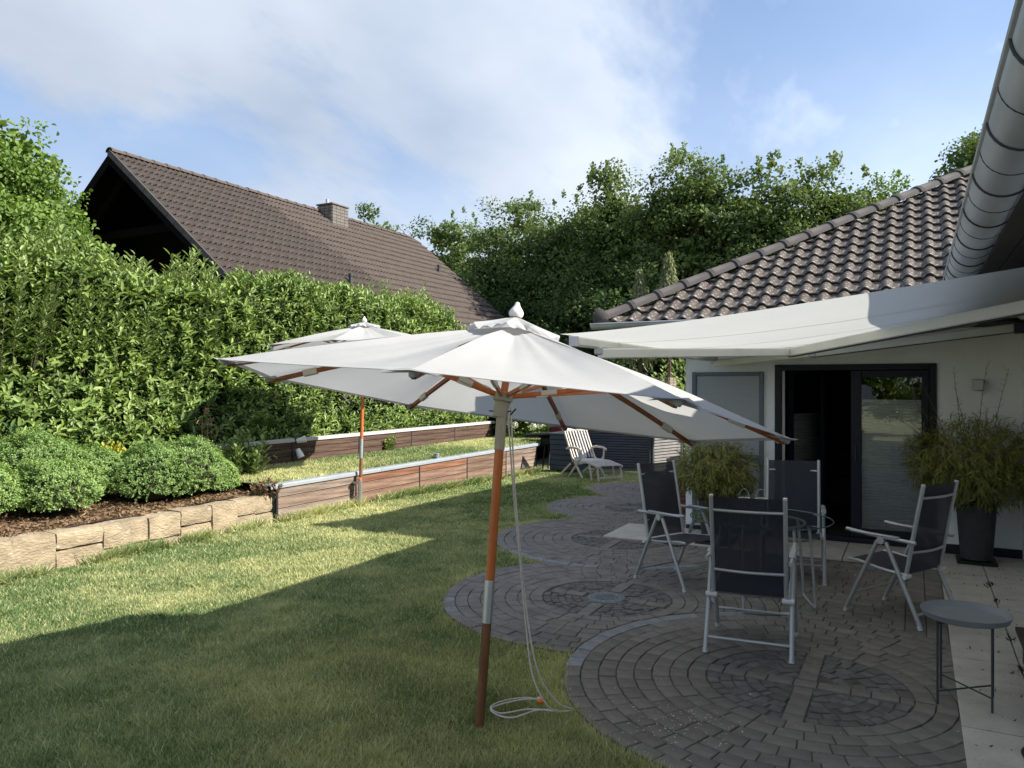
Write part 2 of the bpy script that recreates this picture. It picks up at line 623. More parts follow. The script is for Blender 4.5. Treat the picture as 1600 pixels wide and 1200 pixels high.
CIRC = [(-.60, 5.05, 1.50, .60), (-3.12, 8.72, 1.50, .58), (-2.37, 6.28, 1.42, .56), (-3.65, 11.25, 1.50, .58),
        (-3.95, 13.75, 1.50, .58), (-.10, 2.35, 1.50, .60)]            # earlier circles lie over later ones
FILL = [(.22, -8), (.22, 8.72), (-2.58, 8.72), (-2.58, 17.5), (-4.2, 17.5), (-3.9, 13.7), (-3.65, 11.25), (-3.12, 8.72), (-2.37, 6.28),
        (-.6, 5.05), (-.3, 2.3), (-.8, -8)]
def in_poly(x, y, P):
    x = np.asarray(x, float)
    y = np.asarray(y, float)
    c = np.zeros(x.shape, bool)
    j = len(P) - 1
    for i in range(len(P)):
        xi, yi = P[i]
        xj, yj = P[j]
        if yi != yj:
            c ^= ((yi > y) != (yj > y)) & (x < (xj - xi) * (y - yi) / (yj - yi) + xi)
        j = i
    return c
def in_patio(x, y, grow=0.0):
    m = in_poly(x, y, FILL)
    for cx, cy, r, _ in CIRC:
        m |= (np.asarray(x) - cx) ** 2 + (np.asarray(y) - cy) ** 2 < (r + grow) ** 2
    return m
def in_slab(x, y):
    return (x > -3.36) & (x < .22) & (y > 8.74) & (y < 9.7)

# sand bed under the pavers
b = MB()
cs = .09
for ix in range(int(7.0 / cs)):
    for iy in range(int(24 / cs)):
        x, y = -6.2 + ix * cs, -6 + iy * cs
        if x < .2 and in_patio(x + cs / 2, y + cs / 2, -.07):
            z0, z1 = ground(y) - .011, ground(y + cs) - .011
            b.add([(x, y, z0), (x + cs, y, z0), (x + cs, y + cs, z1), (x, y + cs, z1)], [(0, 1, 2, 3)])
patio = struct(b.build('patio', MAT['joint']))

def clip_half(poly, px, py, nx, ny):
    """keep the side where (p - P).n > 0"""
    res = []
    for i in range(len(poly)):
        a, c = poly[i], poly[(i + 1) % len(poly)]
        da = (a[0] - px) * nx + (a[1] - py) * ny
        dc = (c[0] - px) * nx + (c[1] - py) * ny
        if da >= 0:
            res.append(a)
        if (da > 0 > dc) or (da < 0 < dc):
            t = da / (da - dc)
            res.append((a[0] + (c[0] - a[0]) * t, a[1] + (c[1] - a[1]) * t))
    return res
def poly_area(p):
    return abs(sum(p[i][0] * p[(i + 1) % len(p)][1] - p[(i + 1) % len(p)][0] * p[i][1] for i in range(len(p)))) / 2
pieces = []
def add_piece(poly, kind, circ=99):
    """cut the piece against the circles that lie over it, then keep it"""
    cx = sum(p[0] for p in poly) / len(poly)
    cy = sum(p[1] for p in poly) / len(poly)
    if cx > -3.36 and 8.74 < cy < 9.75 and cx < .22:
        return
    for k in range(min(circ, len(CIRC))):
        ox, oy, r, _ = CIRC[k]
        d = math.hypot(cx - ox, cy - oy)
        if d > r + .25:
            continue
        if d < 1e-3:
            return
        nx, ny = (cx - ox) / d, (cy - oy) / d
        poly = clip_half(poly, ox + nx * (r + .006), oy + ny * (r + .006), nx, ny)
        if len(poly) < 3 or poly_area(poly) < .0012:
            return
    pieces.append((poly, kind, cx, cy))
for k, (ox, oy, r, ri) in enumerate(CIRC):
    nr = 8
    wd = (r - ri) / nr
    for q in range(nr):
        r0, r1 = ri + q * wd + .003, ri + (q + 1) * wd - .003
        n = int(round(2 * math.pi * (r0 + r1) / 2 / random.uniform(.145, .165)))
        ph = random.random() * 6.28
        for j in range(n):
            a0 = ph + 2 * math.pi * j / n
            a1 = ph + 2 * math.pi * (j + 1) / n
            g = .002 / r0
            a0 += g + random.uniform(0, .003)
            a1 -= g
            am = (a0 + a1) / 2
            deg = math.degrees(am) % 360
            kind = 'paver'
            if q == nr - 1 and ((k == 0 and 95 < deg < 195) or (k == 1 and 225 < deg < 335) or (k == 2 and 165 < deg < 232)) and random.random() < .72:
                kind = 'edging'
            jt = lambda: random.uniform(-.002, .002)
            poly = [(ox + rr * math.cos(aa), oy + rr * math.sin(aa)) for rr, aa in ((r0 + jt(), a0), (r1 + jt(), a0), (r1 + jt(), a1), (r0 + jt(), a1))]
            add_piece(poly, kind, k)
    # the cobbled heart in four quarters with block strips between
    rin = .17 if k == 2 else .04
    nb = 7 if k != 2 else 6
    wd = (ri - .006 - rin) / nb
    for q in range(nb):
        r0, r1 = rin + q * wd + .004, rin + (q + 1) * wd - .004
        for quad in range(4):
            hs = .062
            lo = math.asin(min(.9, hs / ((r0 + r1) / 2 + .02))) + quad * math.pi / 2
            hi = (quad + 1) * math.pi / 2 - (lo - quad * math.pi / 2)
            arc = (hi - lo) * (r0 + r1) / 2
            n = max(1, int(arc / random.uniform(.075, .1)))
            cuts = [lo + (hi - lo) * (j + (random.uniform(-.22, .22) if 0 < j < n else 0)) / n for j in range(n + 1)]
            for j in range(n):
                g = .006 / max(r0, .08)
                jt = lambda: random.uniform(-.009, .009)
                poly = [(ox + rr * math.cos(aa), oy + rr * math.sin(aa)) for rr, aa in ((r0 + jt(), cuts[j] + g), (r1 + jt(), cuts[j] + g), (r1 + jt(), cuts[j + 1] - g), (r0 + jt(), cuts[j + 1] - g))]
                add_piece(poly, 'cobble', k)
    if k != 2:
        add_piece([(ox - .066, oy - .05), (ox + .066, oy - .05), (ox + .066, oy + .05), (ox - .066, oy + .05)], 'paver', k)
    for ax in range(4):
        ca, sa = math.cos(ax * math.pi / 2), math.sin(ax * math.pi / 2)
        t = rin + (.03 if k == 2 else .03)
        while t < ri - .05:
            ln = min(random.uniform(.1, .2), ri - t)
            rect = [(t + .003, -.055), (t + ln - .003, -.055), (t + ln - .003, .055), (t + .003, .055)]
            add_piece([(ox + x * ca - y * sa, oy + x * sa + y * ca) for x, y in rect], 'paver', k)
            t += ln
# straight rows in the gaps between the circles and the house
y = 1.2
row = 0
while y < 17.2:
    x = .22 - .29 if y < 8.72 else -2.58
    first = True
    while x > -4.4:
        ln = random.choice((.15, .2, .2, .22))
        if first:
            ln = random.uniform(.07, .2)
        cx, cy = x - ln / 2, y + .055
        if in_poly(cx, cy, FILL):
            add_piece([(x - ln + .003, y + .003), (x - .003, y + .003), (x - .003, y + .107), (x - ln + .003, y + .107)], 'paver')
        x -= ln
        first = False
    y += .11
    row += 1
for col_i in range(2):                                                 # the two border courses along the slab path
    y = 1.0 + col_i * .07
    x0 = .22 - .145 * (col_i + 1)
    while y < 8.6:
        ln = random.uniform(.15, .21)
        add_piece([(x0 + .003, y + .003), (x0 + .142, y + .003), (x0 + .142, y + ln - .003), (x0 + .003, y + ln - .003)], 'paver')
        y += ln
th = R(27.7)
def depth_px(x, y, z=0.0):
    d = -x * math.sin(th) + y * math.cos(th)
    q = x * math.cos(th) + y * math.sin(th)
    if d < .3:
        return None
    return d, 800 + 1200 * q / d, 599 - 1200 * (z - CAM_H) / d
def rank(p):
    poly, kind, cx, cy = p
    r = depth_px(cx, cy)
    if r is None or not (0 < r[1] < 1600 and r[2] < 1200):
        return 0
    return poly_area(poly) / r[0] ** 3
pieces.sort(key=rank, reverse=True)
rest = {'paver': MB(), 'edging': MB(), 'cobble': MB()}
for i, (poly, kind, cx, cy) in enumerate(pieces):
    top = ground(cy) + random.uniform(-.003, .003)
    if kind == 'cobble':
        top -= random.uniform(0, .009)
    loc = [(px - cx, py - cy) for px, py in poly]
    area = sum(loc[k][0] * loc[(k + 1) % len(loc)][1] - loc[(k + 1) % len(loc)][0] * loc[k][1] for k in range(len(loc)))
    if area < 0:
        loc = loc[::-1]
    if i < 300:
        bb = MB().prism(loc, -.05, 0, .004, .004)
        o = bb.build('edging_stone' if kind == 'edging' else ('cobble' if kind == 'cobble' else 'paver'), MAT['edging'] if kind == 'edging' else MAT['paver'], patio, loc=(cx, cy, top))
        o.rotation_euler = (random.uniform(-.012, .012), random.uniform(-.012, .012), 0)
        o.color = (*( (.68, .68, .70) if kind == 'cobble' else (1, 1, 1)), 1)
    else:
        rest[kind].prism([(px + cx, py + cy) for px, py in loc], top - .05, top, .004, .004)
for kk, nm, mt in (('paver', 'distant_pavers', 'paver_far'), ('edging', 'distant_edging_stones', 'edging'), ('cobble', 'cobbles', 'cobble')):
    o = rest[kk].build(nm, MAT[mt], patio)
    o['kind'] = 'stuff'

# slabs by the door and the slab path along the house
slabs = struct(MB().box((-1.57, 9.2, -.031), (3.56, .96, .05)).build('door_slab_bed', MAT['joint']))
x = -3.35
for wdt in (.89, .89, .89, .89):
    MB().box((0, 0, 0), (wdt - .008, .94, .06), bev=.006).build('slab', MAT['slab'], slabs, loc=(x + wdt / 2, 9.215, -.016 + random.uniform(0, .003)))
    x += wdt
pathb = struct(MB().box((.62, 1.3, -.041), (.78, 16.7, .05)).build('slab_path', MAT['joint']))
for ci, x0 in enumerate((.222, .612)):
    y = -2.0 + ci * .17
    while y < 9.6:
        ln = min(.4, 9.66 - y)
        o = MB().box((0, 0, 0), (.382, ln - .009, .05), bev=.004).build('slab', MAT['slab'], pathb, loc=(x0 + .191, y + ln / 2, -.018 + random.uniform(-.003, .003)))
        y += ln

# drain grate in the second circle
dr = thing('drain_grate', 'round blue-grey cast iron drain grate set in the paving', 'drain grate', (-2.37, 6.28, 0))
rb = MB()
rb.lathe([(.10, -.009), (.10, -.004), (.105, .004), (.158, .004), (.165, -.004), (.165, -.03)], 40)
rb.f = rb.f[:-2]
rb.build('rim', MAT['grate'], dr)
for j in range(20):
    a = 2 * math.pi * j / 20
    MB().box((.132, 0, .006), (.03, .018, .006), bev=.002).build('boss', MAT['grate'], dr, rz=a)
for j in range(4):
    yy = -.057 + j * .038
    MB().box((0, yy, -.006), (2 * math.sqrt(.1 ** 2 - yy * yy), .012, .014), bev=.002).build('bar', MAT['grate'], dr)
MB().lathe([(.1, -.0095), (.1, -.0085)], 24).build('sump', MAT['void'], dr)  # flat near-black disc stands in for the shade down the drain shaft

# ------------------------------------------------------------------ grass
def blades(name, n, sampler, hmin, hmax, wmul, zf, edge=None, seed=3):
    g = np.random.default_rng(seed)
    x, y = sampler(g, n)
    n = len(x)
    d = -x * math.sin(th) + y * math.cos(th)
    d = np.maximum(d, 3)
    h = g.uniform(hmin, hmax, n)
    wv = .0035 * wmul * np.clip(d / 4.2, 1, 4) * g.uniform(.7, 1.3, n)
    a = g.uniform(0, 2 * np.pi, n)
    lean = g.uniform(.15, 1.9, n) * h
    la = g.uniform(0, 2 * np.pi, n) + 1.2 * vnoise(x * 2, y * 2, 5)
    big = vnoise(x * .55 + 9, y * .55, 11)
    med = vnoise(x * 2.3, y * 2.3 + 4, 12)
    fine = vnoise(x * 7, y * 7, 13)
    t = .05 + .85 * np.clip((big * .75 + med * .5 + fine * .25 - .52) * 1.5, 0, 1) + g.normal(0, .17, n)
    straw = g.random(n) < .13
    t = np.where(straw, .95, t)
    if edge is not None:
        e = edge(x, y)
        t = t + e * .6 * vnoise(x * 3, y * 3, 17) * 1.5
        h = h * (1 + .6 * e)
    t = np.clip(t, 0, 1)
    z = zf(y) - .02
    V = np.zeros((n, 3, 3))
    V[:, 0] = np.stack([x - wv * np.cos(a), y - wv * np.sin(a), z], 1)
    V[:, 1] = np.stack([x + wv * np.cos(a), y + wv * np.sin(a), z], 1)
    V[:, 2] = np.stack([x + lean * np.cos(la), y + lean * np.sin(la), z + .012 + h], 1)
    F = np.arange(n * 3).reshape(n, 3)
    o = mesh_np(name, V.reshape(-1, 3), F, MAT['grass'], np.repeat(t, 3))
    o['kind'] = 'stuff'
    return o
def lawn_sampler(g, n):
    d = 2.6 + (17.5 - 2.6) * g.random(n * 4) ** 1.25
    px = g.uniform(-180, 1250, n * 4)
    q = (px - 800) / 1200 * d
    x = q * math.cos(th) - d * math.sin(th)
    y = q * math.sin(th) + d * math.cos(th)
    ok = (x > -7.62) & (y > .9) & (y < 16.6) & (~in_patio(x, y, .015) | (~in_patio(x, y, -.035) & (g.random(n * 4) < .3))) & (x < .2)
    x, y = x[ok], y[ok]
    return x[:n], y[:n]
def patio_edge(x, y):
    e = np.zeros(x.shape)
    for cx, cy, r, _ in CIRC:
        dd = np.hypot(x - cx, y - cy) - r
        e = np.maximum(e, np.clip(1 - np.abs(dd) / .2, 0, 1))
    return e
o = blades('grass', 420000, lawn_sampler, .006, .023, .9, GNP, patio_edge)
o['label'] = 'short patchy green and straw-coloured lawn grass'
def clump_sampler(g, n):
    m = 420
    d = 2.8 + 11 * g.random(m) ** 1.2
    q = (g.uniform(-150, 1150, m) - 800) / 1200 * d
    cx, cy = q * math.cos(th) - d * math.sin(th), q * math.sin(th) + d * math.cos(th)
    k = g.integers(0, m, n * 2)
    x, y = cx[k] + g.normal(0, .045, n * 2), cy[k] + g.normal(0, .045, n * 2)
    ok = (x > -7.55) & (y > 1) & (~in_patio(x, y, .0)) & (x < .2)
    return x[ok][:n], y[ok][:n]
o = blades('grass_clumps', 26000, clump_sampler, .02, .055, 1.0, GNP, None, 9)
o['label'] = 'scattered taller grass clumps in the lawn'
def terrace_sampler(g, n):
    return g.uniform(-9.42, -7.74, n), g.uniform(7.75, 17, n)
o = blades('terrace_grass', 42000, terrace_sampler, .02, .06, 1.0, lambda y: .5 + 0 * y, None, 8)
o['label'] = 'sunlit grass on the raised terrace strip'
def tuft_sampler(g, n):
    y0 = g.uniform(3, 15.6, 60)
    k = g.integers(0, 60, n)
    return -7.58 + np.abs(g.normal(0, .05, n)), y0[k] + g.normal(0, .09, n)
o = blades('wall_foot_grass', 12000, tuft_sampler, .04, .15, 1.2, GNP, None, 21)
o['label'] = 'longer grass tufts left uncut along the foot of the retaining walls'

# ------------------------------------------------------------------ planting bed, terrace
def bedz(x, y):
    return .36 + .05 * min(1, max(0, (-7.9 - x) / 1.5)) + .03 * math.sin(x * 3.1 + y * 2.3) * math.sin(y * 1.7)
sheet('planting_bed', -7.82, -12.5, 1.0, 8.3, bedz, MAT['soil'], 24, 60).data.flip_normals()
sheet('terrace', -9.5, -7.68, 7.7, 17.5, lambda x, y: .485, MAT['turf'], 2, 20)
g = np.random.default_rng(31)
n = 7000
x = -7.85 - np.abs(g.normal(0, .8, n))
y = g.uniform(2.5, 8.1, n)
z = np.array([bedz(a, c) for a, c in zip(x, y)]) + g.uniform(.002, .02, n)
ax = g.normal(size=(n, 3)) * (1, 1, .35)
ax /= np.linalg.norm(ax, axis=1)[:, None]
bx = np.cross(ax, g.normal(size=(n, 3)))
bx /= np.linalg.norm(bx, axis=1)[:, None]
L = g.uniform(.012, .045, n)[:, None]
Wd = g.uniform(.004, .012, n)[:, None]
P0 = np.stack([x, y, z], 1)
V = np.stack([P0 - ax * L - bx * Wd, P0 + ax * L - bx * Wd, P0 + ax * L + bx * Wd, P0 - ax * L + bx * Wd], 1).reshape(-1, 3)
o = mesh_np('bark_mulch', V, np.arange(n * 4).reshape(n, 4), MAT['dryleaf'], np.repeat(g.random(n), 4))
o['kind'] = 'stuff'
o['label'] = 'loose brown bark mulch on the planting bed'

# ------------------------------------------------------------------ sandstone wall
sw = thing('stone_wall', 'low wall of pale yellow sandstone blocks edging the planting bed', 'wall', (-7.65, 5, 0))
def rough_block(x0, x1, y0, y1, z0, z1, seed):
    bm = bmesh.new()
    bmesh.ops.create_cube(bm, size=1)
    bmesh.ops.subdivide_edges(bm, edges=list(bm.edges), cuts=3, use_grid_fill=True)
    g = random.Random(seed)
    for v in bm.verts:
        c = v.co
        edge = sum(abs(abs(t) - .5) < 1e-4 for t in c)
        k = .005 if edge >= 2 else .007
        sx, sy, sz = x1 - x0, y1 - y0, z1 - z0
        p = Vector(((x0 + x1) / 2 + c.x * sx, (y0 + y1) / 2 + c.y * sy, (z0 + z1) / 2 + c.z * sz))
        if edge >= 2:
            p = p - Vector((c.x * .016, c.y * .006, c.z * .010)) * (edge - 1)
        p += Vector((g.uniform(-k, k) * 1.6, g.uniform(-k, k), g.uniform(-k, k)))
        v.co = p
    bm.verts.index_update()
    mb = MB()
    mb.add([v.co for v in bm.verts], [tuple(v.index for v in f.verts) for f in bm.faces])
    bm.free()
    return mb
js = [1.4, 2.0, 2.55, 3.1, 3.55, 3.9, 4.29, 4.71, 5.22, 5.76, 6.18, 6.63, 7.03, 7.35, 7.66]
for i in range(len(js) - 1):
    y0, y1 = js[i] - 5 + .001, js[i + 1] - 5 - .001
    top = .355 + random.uniform(-.012, .022)
    f = random.uniform(-.02, .03)
    if i in (4, 7, 10, 12, 13):
        zc = .15 + random.uniform(-.02, .02)
        for (a, c) in ((-.12, zc - .005), (zc + .005, top)):
            rough_block(-.30, f + random.uniform(-.012, .012), y0, y1, a, c, i * 7 + int(c * 100)).build('stone', MAT['stone'], sw, smooth=True)
    elif i in (8, 9):
        rough_block(-.30, f, y0, y1, .085, top, i).build('stone', MAT['stone'], sw, smooth=True)
        ym = y0 + (y1 - y0) * random.uniform(.3, .6)
        rough_block(-.3, f + .01, y0, ym - .006, -.12, .075, i + 40).build('stone', MAT['stone'], sw, smooth=True)
        rough_block(-.3, f + .012, ym + .006, y1, -.12, .075, i + 50).build('stone', MAT['stone'], sw, smooth=True)
    else:
        rough_block(-.30, f, y0, y1, -.12, top, i).build('stone', MAT['stone'], sw, smooth=True)
MB().box((-.135, -.5, .1), (.17, 6.2, .40)).build('mortar', MAT['mortar'], sw)

# ------------------------------------------------------------------ timber retaining walls
def plank_mesh(ln, h):
    """decking board with fine grooves on the face towards +x"""
    b = MB()
    prof = [(-.012, -h / 2)]
    n = 8
    for i in range(n):
        z0 = -h / 2 + h * (i + .12) / n
        z1 = -h / 2 + h * (i + .88) / n
        prof += [(.008, z0), (.012, z0 + .002), (.012, z1 - .002), (.008, z1)]
    prof.append((-.012, h / 2))
    k = len(prof)
    vs = [(px, -ln / 2, pz) for px, pz in prof] + [(px, ln / 2, pz) for px, pz in prof]
    fs = [(i, (i + 1) % k, k + (i + 1) % k, k + i) for i in range(k)]
    fs += [tuple(range(k - 1, -1, -1)), tuple(range(k, 2 * k))]
    b.add(vs, fs)
    return b
def timber_wall(name, label, X, posts, z0, z1, nb, cap_mat, cap_over, tints, zfn=None):
    t = thing(name, label, 'retaining wall', (X, posts[0], 0))
    hh = (z1 - z0) / nb
    for i in range(len(posts) - 1):
        y0, y1 = posts[i] + .018 - posts[0], posts[i + 1] - .018 - posts[0]
        me = plank_mesh(y1 - y0, hh - .007).mesh('board', MAT['plank'])
        rows = nb + (1 if zfn and zfn(posts[i + 1]) < -.05 else 0)
        for r in range(rows):
            o = inst('board', me, t, (random.uniform(-.003, .003), (y0 + y1) / 2, z1 - hh * (r + .5)))
            c = tints(i, r)
            o.color = (*sc(c, random.uniform(.85, 1.12)), 1)
    for p in posts:
        MB().box((0, 0, 0), (.045, .034, z1 - z0 + .25), bev=.003).build('post', MAT['post'], t, loc=(-.006, p - posts[0], (z0 + z1) / 2 - .127))
    ys = posts[0] - .14
    while ys < posts[-1] + .1:
        ln = min(2.4, posts[-1] + .12 - ys)
        cb = MB()
        cb.box((-.045, ln / 2, .012), (.15, ln - .004, .022), bev=.004)
        cb.box((.034, ln / 2, -.013), (.012, ln - .004, .045), bev=.003)
        cb.build('cap', cap_mat, t, loc=(0, ys - posts[0], z1 + .003 + random.uniform(0, .004)))
        ys += ln
    return t
GREY, ORNG, BRWN = (.56, .50, .46), (.60, .33, .22), (.25, .18, .15)
def tl(i, r):
    if i in (1, 2):
        return ORNG if r == 0 else (tuple((a + c) / 2 for a, c in zip(ORNG, GREY)) if r == 1 else (.56, .40, .32))
    return [GREY, (.58, .48, .42), (.60, .54, .50), (.46, .40, .37)][r] if i in (0, 4, 5) else (.48, .36, .29)
timber_wall('lower_retaining_wall', 'lower grooved timber retaining wall with zinc cap beside the lawn', -7.65,
            [7.72, 9.37, 11.09, 12.69, 14.28, 15.75], .0, .47, 3, MAT['cap'], .1, tl, ground)
timber_wall('upper_retaining_wall', 'upper dark brown timber retaining wall with pale cap below the hedge', -9.45,
            [8.15, 9.88, 11.67, 13.4, 15.13, 16.9], .49, .885, 3, MAT['cap_light'], .1, lambda i, r: BRWN)

# ------------------------------------------------------------------ the bungalow
def world_of(o):
    m = o.matrix_basis.copy()
    if o.parent:
        m = world_of(o.parent) @ o.matrix_parent_inverse @ m
    return m
def under(o, par):
    """keep world coordinates under a parent"""
    o.parent = par
    o.matrix_parent_inverse = world_of(par).inverted()
    return o
def wb(mb, name, mat, par, smooth=False):
    return under(mb.build(name, mat, smooth=smooth), par)
house = thing('bungalow', 'white rendered bungalow with brown tiled hip roof and dark sliding door', 'house', (-.8, 9.7, 0))
YW, XW = 9.70, 1.00
DX0, DX1, DZ0, DZ1 = -1.50, .21, .02, 2.08
wl = MB()
wl.box(((-2.59 + DX0) / 2, YW + .15, 1.27), (DX0 + 2.59, .3, 2.62))
wl.box(((DX1 + XW + .3) / 2, YW + .15, 1.27), (XW + .3 - DX1, .3, 2.62))
wl.box(((DX0 + DX1) / 2, YW + .15, (DZ1 + 2.58) / 2), (DX1 - DX0, .3, 2.58 - DZ1))
wl.box((-2.59 + .15, YW + .3 + 3.6, 1.27), (.3, 7.2, 2.62))
wl.box((-.2, YW + 7.35, 1.27), (4.5, .3, 2.62))
wb(wl, 'wall', MAT['render'], house)
wb(MB().box((XW + .152, .9, 1.27), (.3, 17.6, 2.62)), 'wall', MAT['render'], house)
wb(MB().box((.62, YW - .012, .045), (.80, .03, .10)), 'plinth', MAT['plinth'], house)
wb(MB().box((-2.05, YW - .012, .03), (1.06, .03, .07)), 'plinth', MAT['plinth'], house)
# dark room behind the door
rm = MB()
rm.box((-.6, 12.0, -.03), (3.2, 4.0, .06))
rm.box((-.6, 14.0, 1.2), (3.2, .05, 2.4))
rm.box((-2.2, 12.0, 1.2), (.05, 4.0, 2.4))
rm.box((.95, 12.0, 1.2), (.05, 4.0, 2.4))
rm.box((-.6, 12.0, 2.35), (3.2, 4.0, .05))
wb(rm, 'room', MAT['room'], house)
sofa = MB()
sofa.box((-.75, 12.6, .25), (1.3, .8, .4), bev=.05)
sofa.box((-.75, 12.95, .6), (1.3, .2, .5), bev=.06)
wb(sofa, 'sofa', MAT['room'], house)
# sliding door
fr = MB()
for x in (DX0 + .035, DX1 - .035):
    fr.box((x, YW + .02, (DZ0 + DZ1) / 2), (.07, .1, DZ1 - DZ0), bev=.004)
fr.box(((DX0 + DX1) / 2, YW + .021, DZ1 - .035), (DX1 - DX0 - .142, .098, .07), bev=.004)
fr.box(((DX0 + DX1) / 2, YW + .021, DZ0 + .03), (DX1 - DX0 - .142, .098, .06), bev=.004)
door = wb(fr, 'sliding_door', MAT['frame'], house)
lf = MB()
x0, x1, z0, z1 = -.66, DX1 - .075, DZ0 + .065, DZ1 - .075
lf.box((x0 + .055, YW + .03, (z0 + z1) / 2), (.11, .07, z1 - z0), bev=.004)
lf.box((x1 - .035, YW + .03, (z0 + z1) / 2), (.07, .07, z1 - z0), bev=.004)
lf.box(((x0 + x1) / 2 + .02, YW + .031, z1 - .04), (x1 - x0 - .184, .068, .08), bev=.004)
lf.box(((x0 + x1) / 2 + .02, YW + .031, z0 + .05), (x1 - x0 - .184, .068, .10), bev=.004)
wb(lf, 'sash', MAT['frame'], door)
def quad_y(xa, xb, y, za, zb):
    q = MB()
    q.add([(xa, y, za), (xb, y, za), (xb, y, zb), (xa, y, zb)], [(0, 1, 2, 3)])
    return q
wb(quad_y(x0 + .108, x1 - .068, YW + .03, z0 + .098, z1 - .078), 'pane', MAT['pane'], door)
wb(MB().box((x0 + .05, YW - .012, 1.05), (.018, .025, .16), bev=.005), 'handle', MAT['zinc_dark'], door)
def pleats(x0, x1, y, z0, z1, pitch=.034, dep=.012):
    b = MB()
    n = int((z1 - z0) / pitch)
    vs = []
    for i in range(2 * n + 1):
        z = z0 + (z1 - z0) * i / (2 * n)
        yy = y + (dep if i % 2 else 0)
        vs += [(x0, yy, z), (x1, yy, z)]
    b.add(vs, [(2 * i, 2 * i + 1, 2 * i + 3, 2 * i + 2) for i in range(2 * n)])
    b.box(((x0 + x1) / 2, y + .006, z1 + .008), (x1 - x0, .016, .018))
    return b
wb(pleats(x0 + .115, x1 - .075, YW + .05, z0 + .10, 1.655), 'pleated_blind', MAT['blind'], door)
wb(MB().box((-1.41, YW + .06, 1.06), (.03, .05, 1.95)), 'jamb', MAT['white_pvc'], door)
# second leaf, swung inwards behind the open bay
hinge = Vector((-1.36, YW + .16, 0))
leaf = MB()
for x in (.025, .60):
    leaf.box((x, 0, 1.05), (.05, .06, 1.96))
leaf.box((.3125, 0, 2.0), (.524, .058, .06))
leaf.box((.3125, 0, .11), (.524, .058, .08))
leafo = under(leaf.build('open_sash', MAT['frame']), door)
leafo.matrix_basis = Matrix.Translation(hinge) @ Matrix.Rotation(R(57), 4, 'Z')
for mb_, nm, mt in ((quad_y(.05, .575, -.005, .15, 1.97), 'pane', 'pane'), (pleats(.055, .57, .02, .16, 1.47), 'pleated_blind', 'blind')):
    o = under(mb_.build(nm, MAT[mt]), door)
    o.matrix_basis = leafo.matrix_basis
# grey shutter panel beside the door
pf = MB()
px0, px1, pz0, pz1 = -2.50, -1.63, .10, 2.00
for x in (px0 + .025, px1 - .025):
    pf.box((x, YW - .02, (pz0 + pz1) / 2), (.05, .045, pz1 - pz0), bev=.004)
for z in (pz0 + .025, .96, pz1 - .025):
    pf.box(((px0 + px1) / 2, YW - .021, z), (px1 - px0 - .102, .043, .045), bev=.004)
shut = wb(pf, 'insect_screen', MAT['panel_frame'], house)
for za, zb in ((pz0 + .05, .936), (.984, pz1 - .05)):
    wb(MB().box(((px0 + px1) / 2, YW - .012, (za + zb) / 2), (px1 - px0 - .104, .012, zb - za - .004)), 'screen_panel', MAT['panel'], shut)

# wing roof: eave along x, hip running back at 45 degrees
TP = .56
PA = math.atan(TP)
EX, EY, EZ = -3.40, 8.90, 2.60
roof = MB()
cp, sp = math.cos(PA), math.sin(PA)
TT = 4.6
roof.add([(EX, EY, EZ - .03), (6, EY, EZ - .03), (6, EY + TT, EZ + TT * TP - .03), (EX + TT, EY + TT, EZ + TT * TP - .03)], [(0, 1, 2, 3)])
roof.add([(EX, EY, EZ - .03), (EX + TT, EY + TT, EZ + TT * TP - .03), (EX, EY + 2 * TT, EZ - .03)], [(0, 1, 2)])
roof.add([(EX, EY + 2 * TT, EZ - .03), (EX + TT, EY + TT, EZ + TT * TP - .03), (6, EY + TT, EZ + TT * TP - .03), (6, EY + 2 * TT, EZ - .03)], [(0, 1, 2, 3)])
roofo = wb(roof, 'roof', MAT['tile_ridge'], house)
def tile_mesh(name, mat, w, L, hump, lip, n=9, bank=.42, waves=1, th=.015):
    """interlocking tile: its raised lower edge leaves a shadow gap over the tile below"""
    prof = []
    for i in range(n + 1):
        u = i / n
        uu = (u * waves) % 1.0 if i < n else 1.0
        prof.append((u * w, 0 if uu < bank else hump * math.sin(math.pi * (uu - bank) / (1 - bank))))
    b = MB()
    vs = []
    for (x, z) in prof:
        vs += [(x, .02, z + lip - th), (x, 0, z + lip - th), (x, 0, z + lip), (x, L + .05, z - .004)]
    fs = []
    for i in range(n):
        a, c = i * 4, i * 4 + 4
        for q in range(3):
            fs.append((a + q, c + q, c + q + 1, a + q + 1))
    b.add(vs, fs)
    return b
TW, TL = .212, .295
tmesh = tile_mesh('tile', None, TW, TL, .042, .032, 9, .42, 1, .018)
tme = tmesh.mesh('tile', MAT['tile'], smooth=True)
rotT = Matrix.Rotation(PA, 4, 'X')
nrow = int(TT / cp / TL)
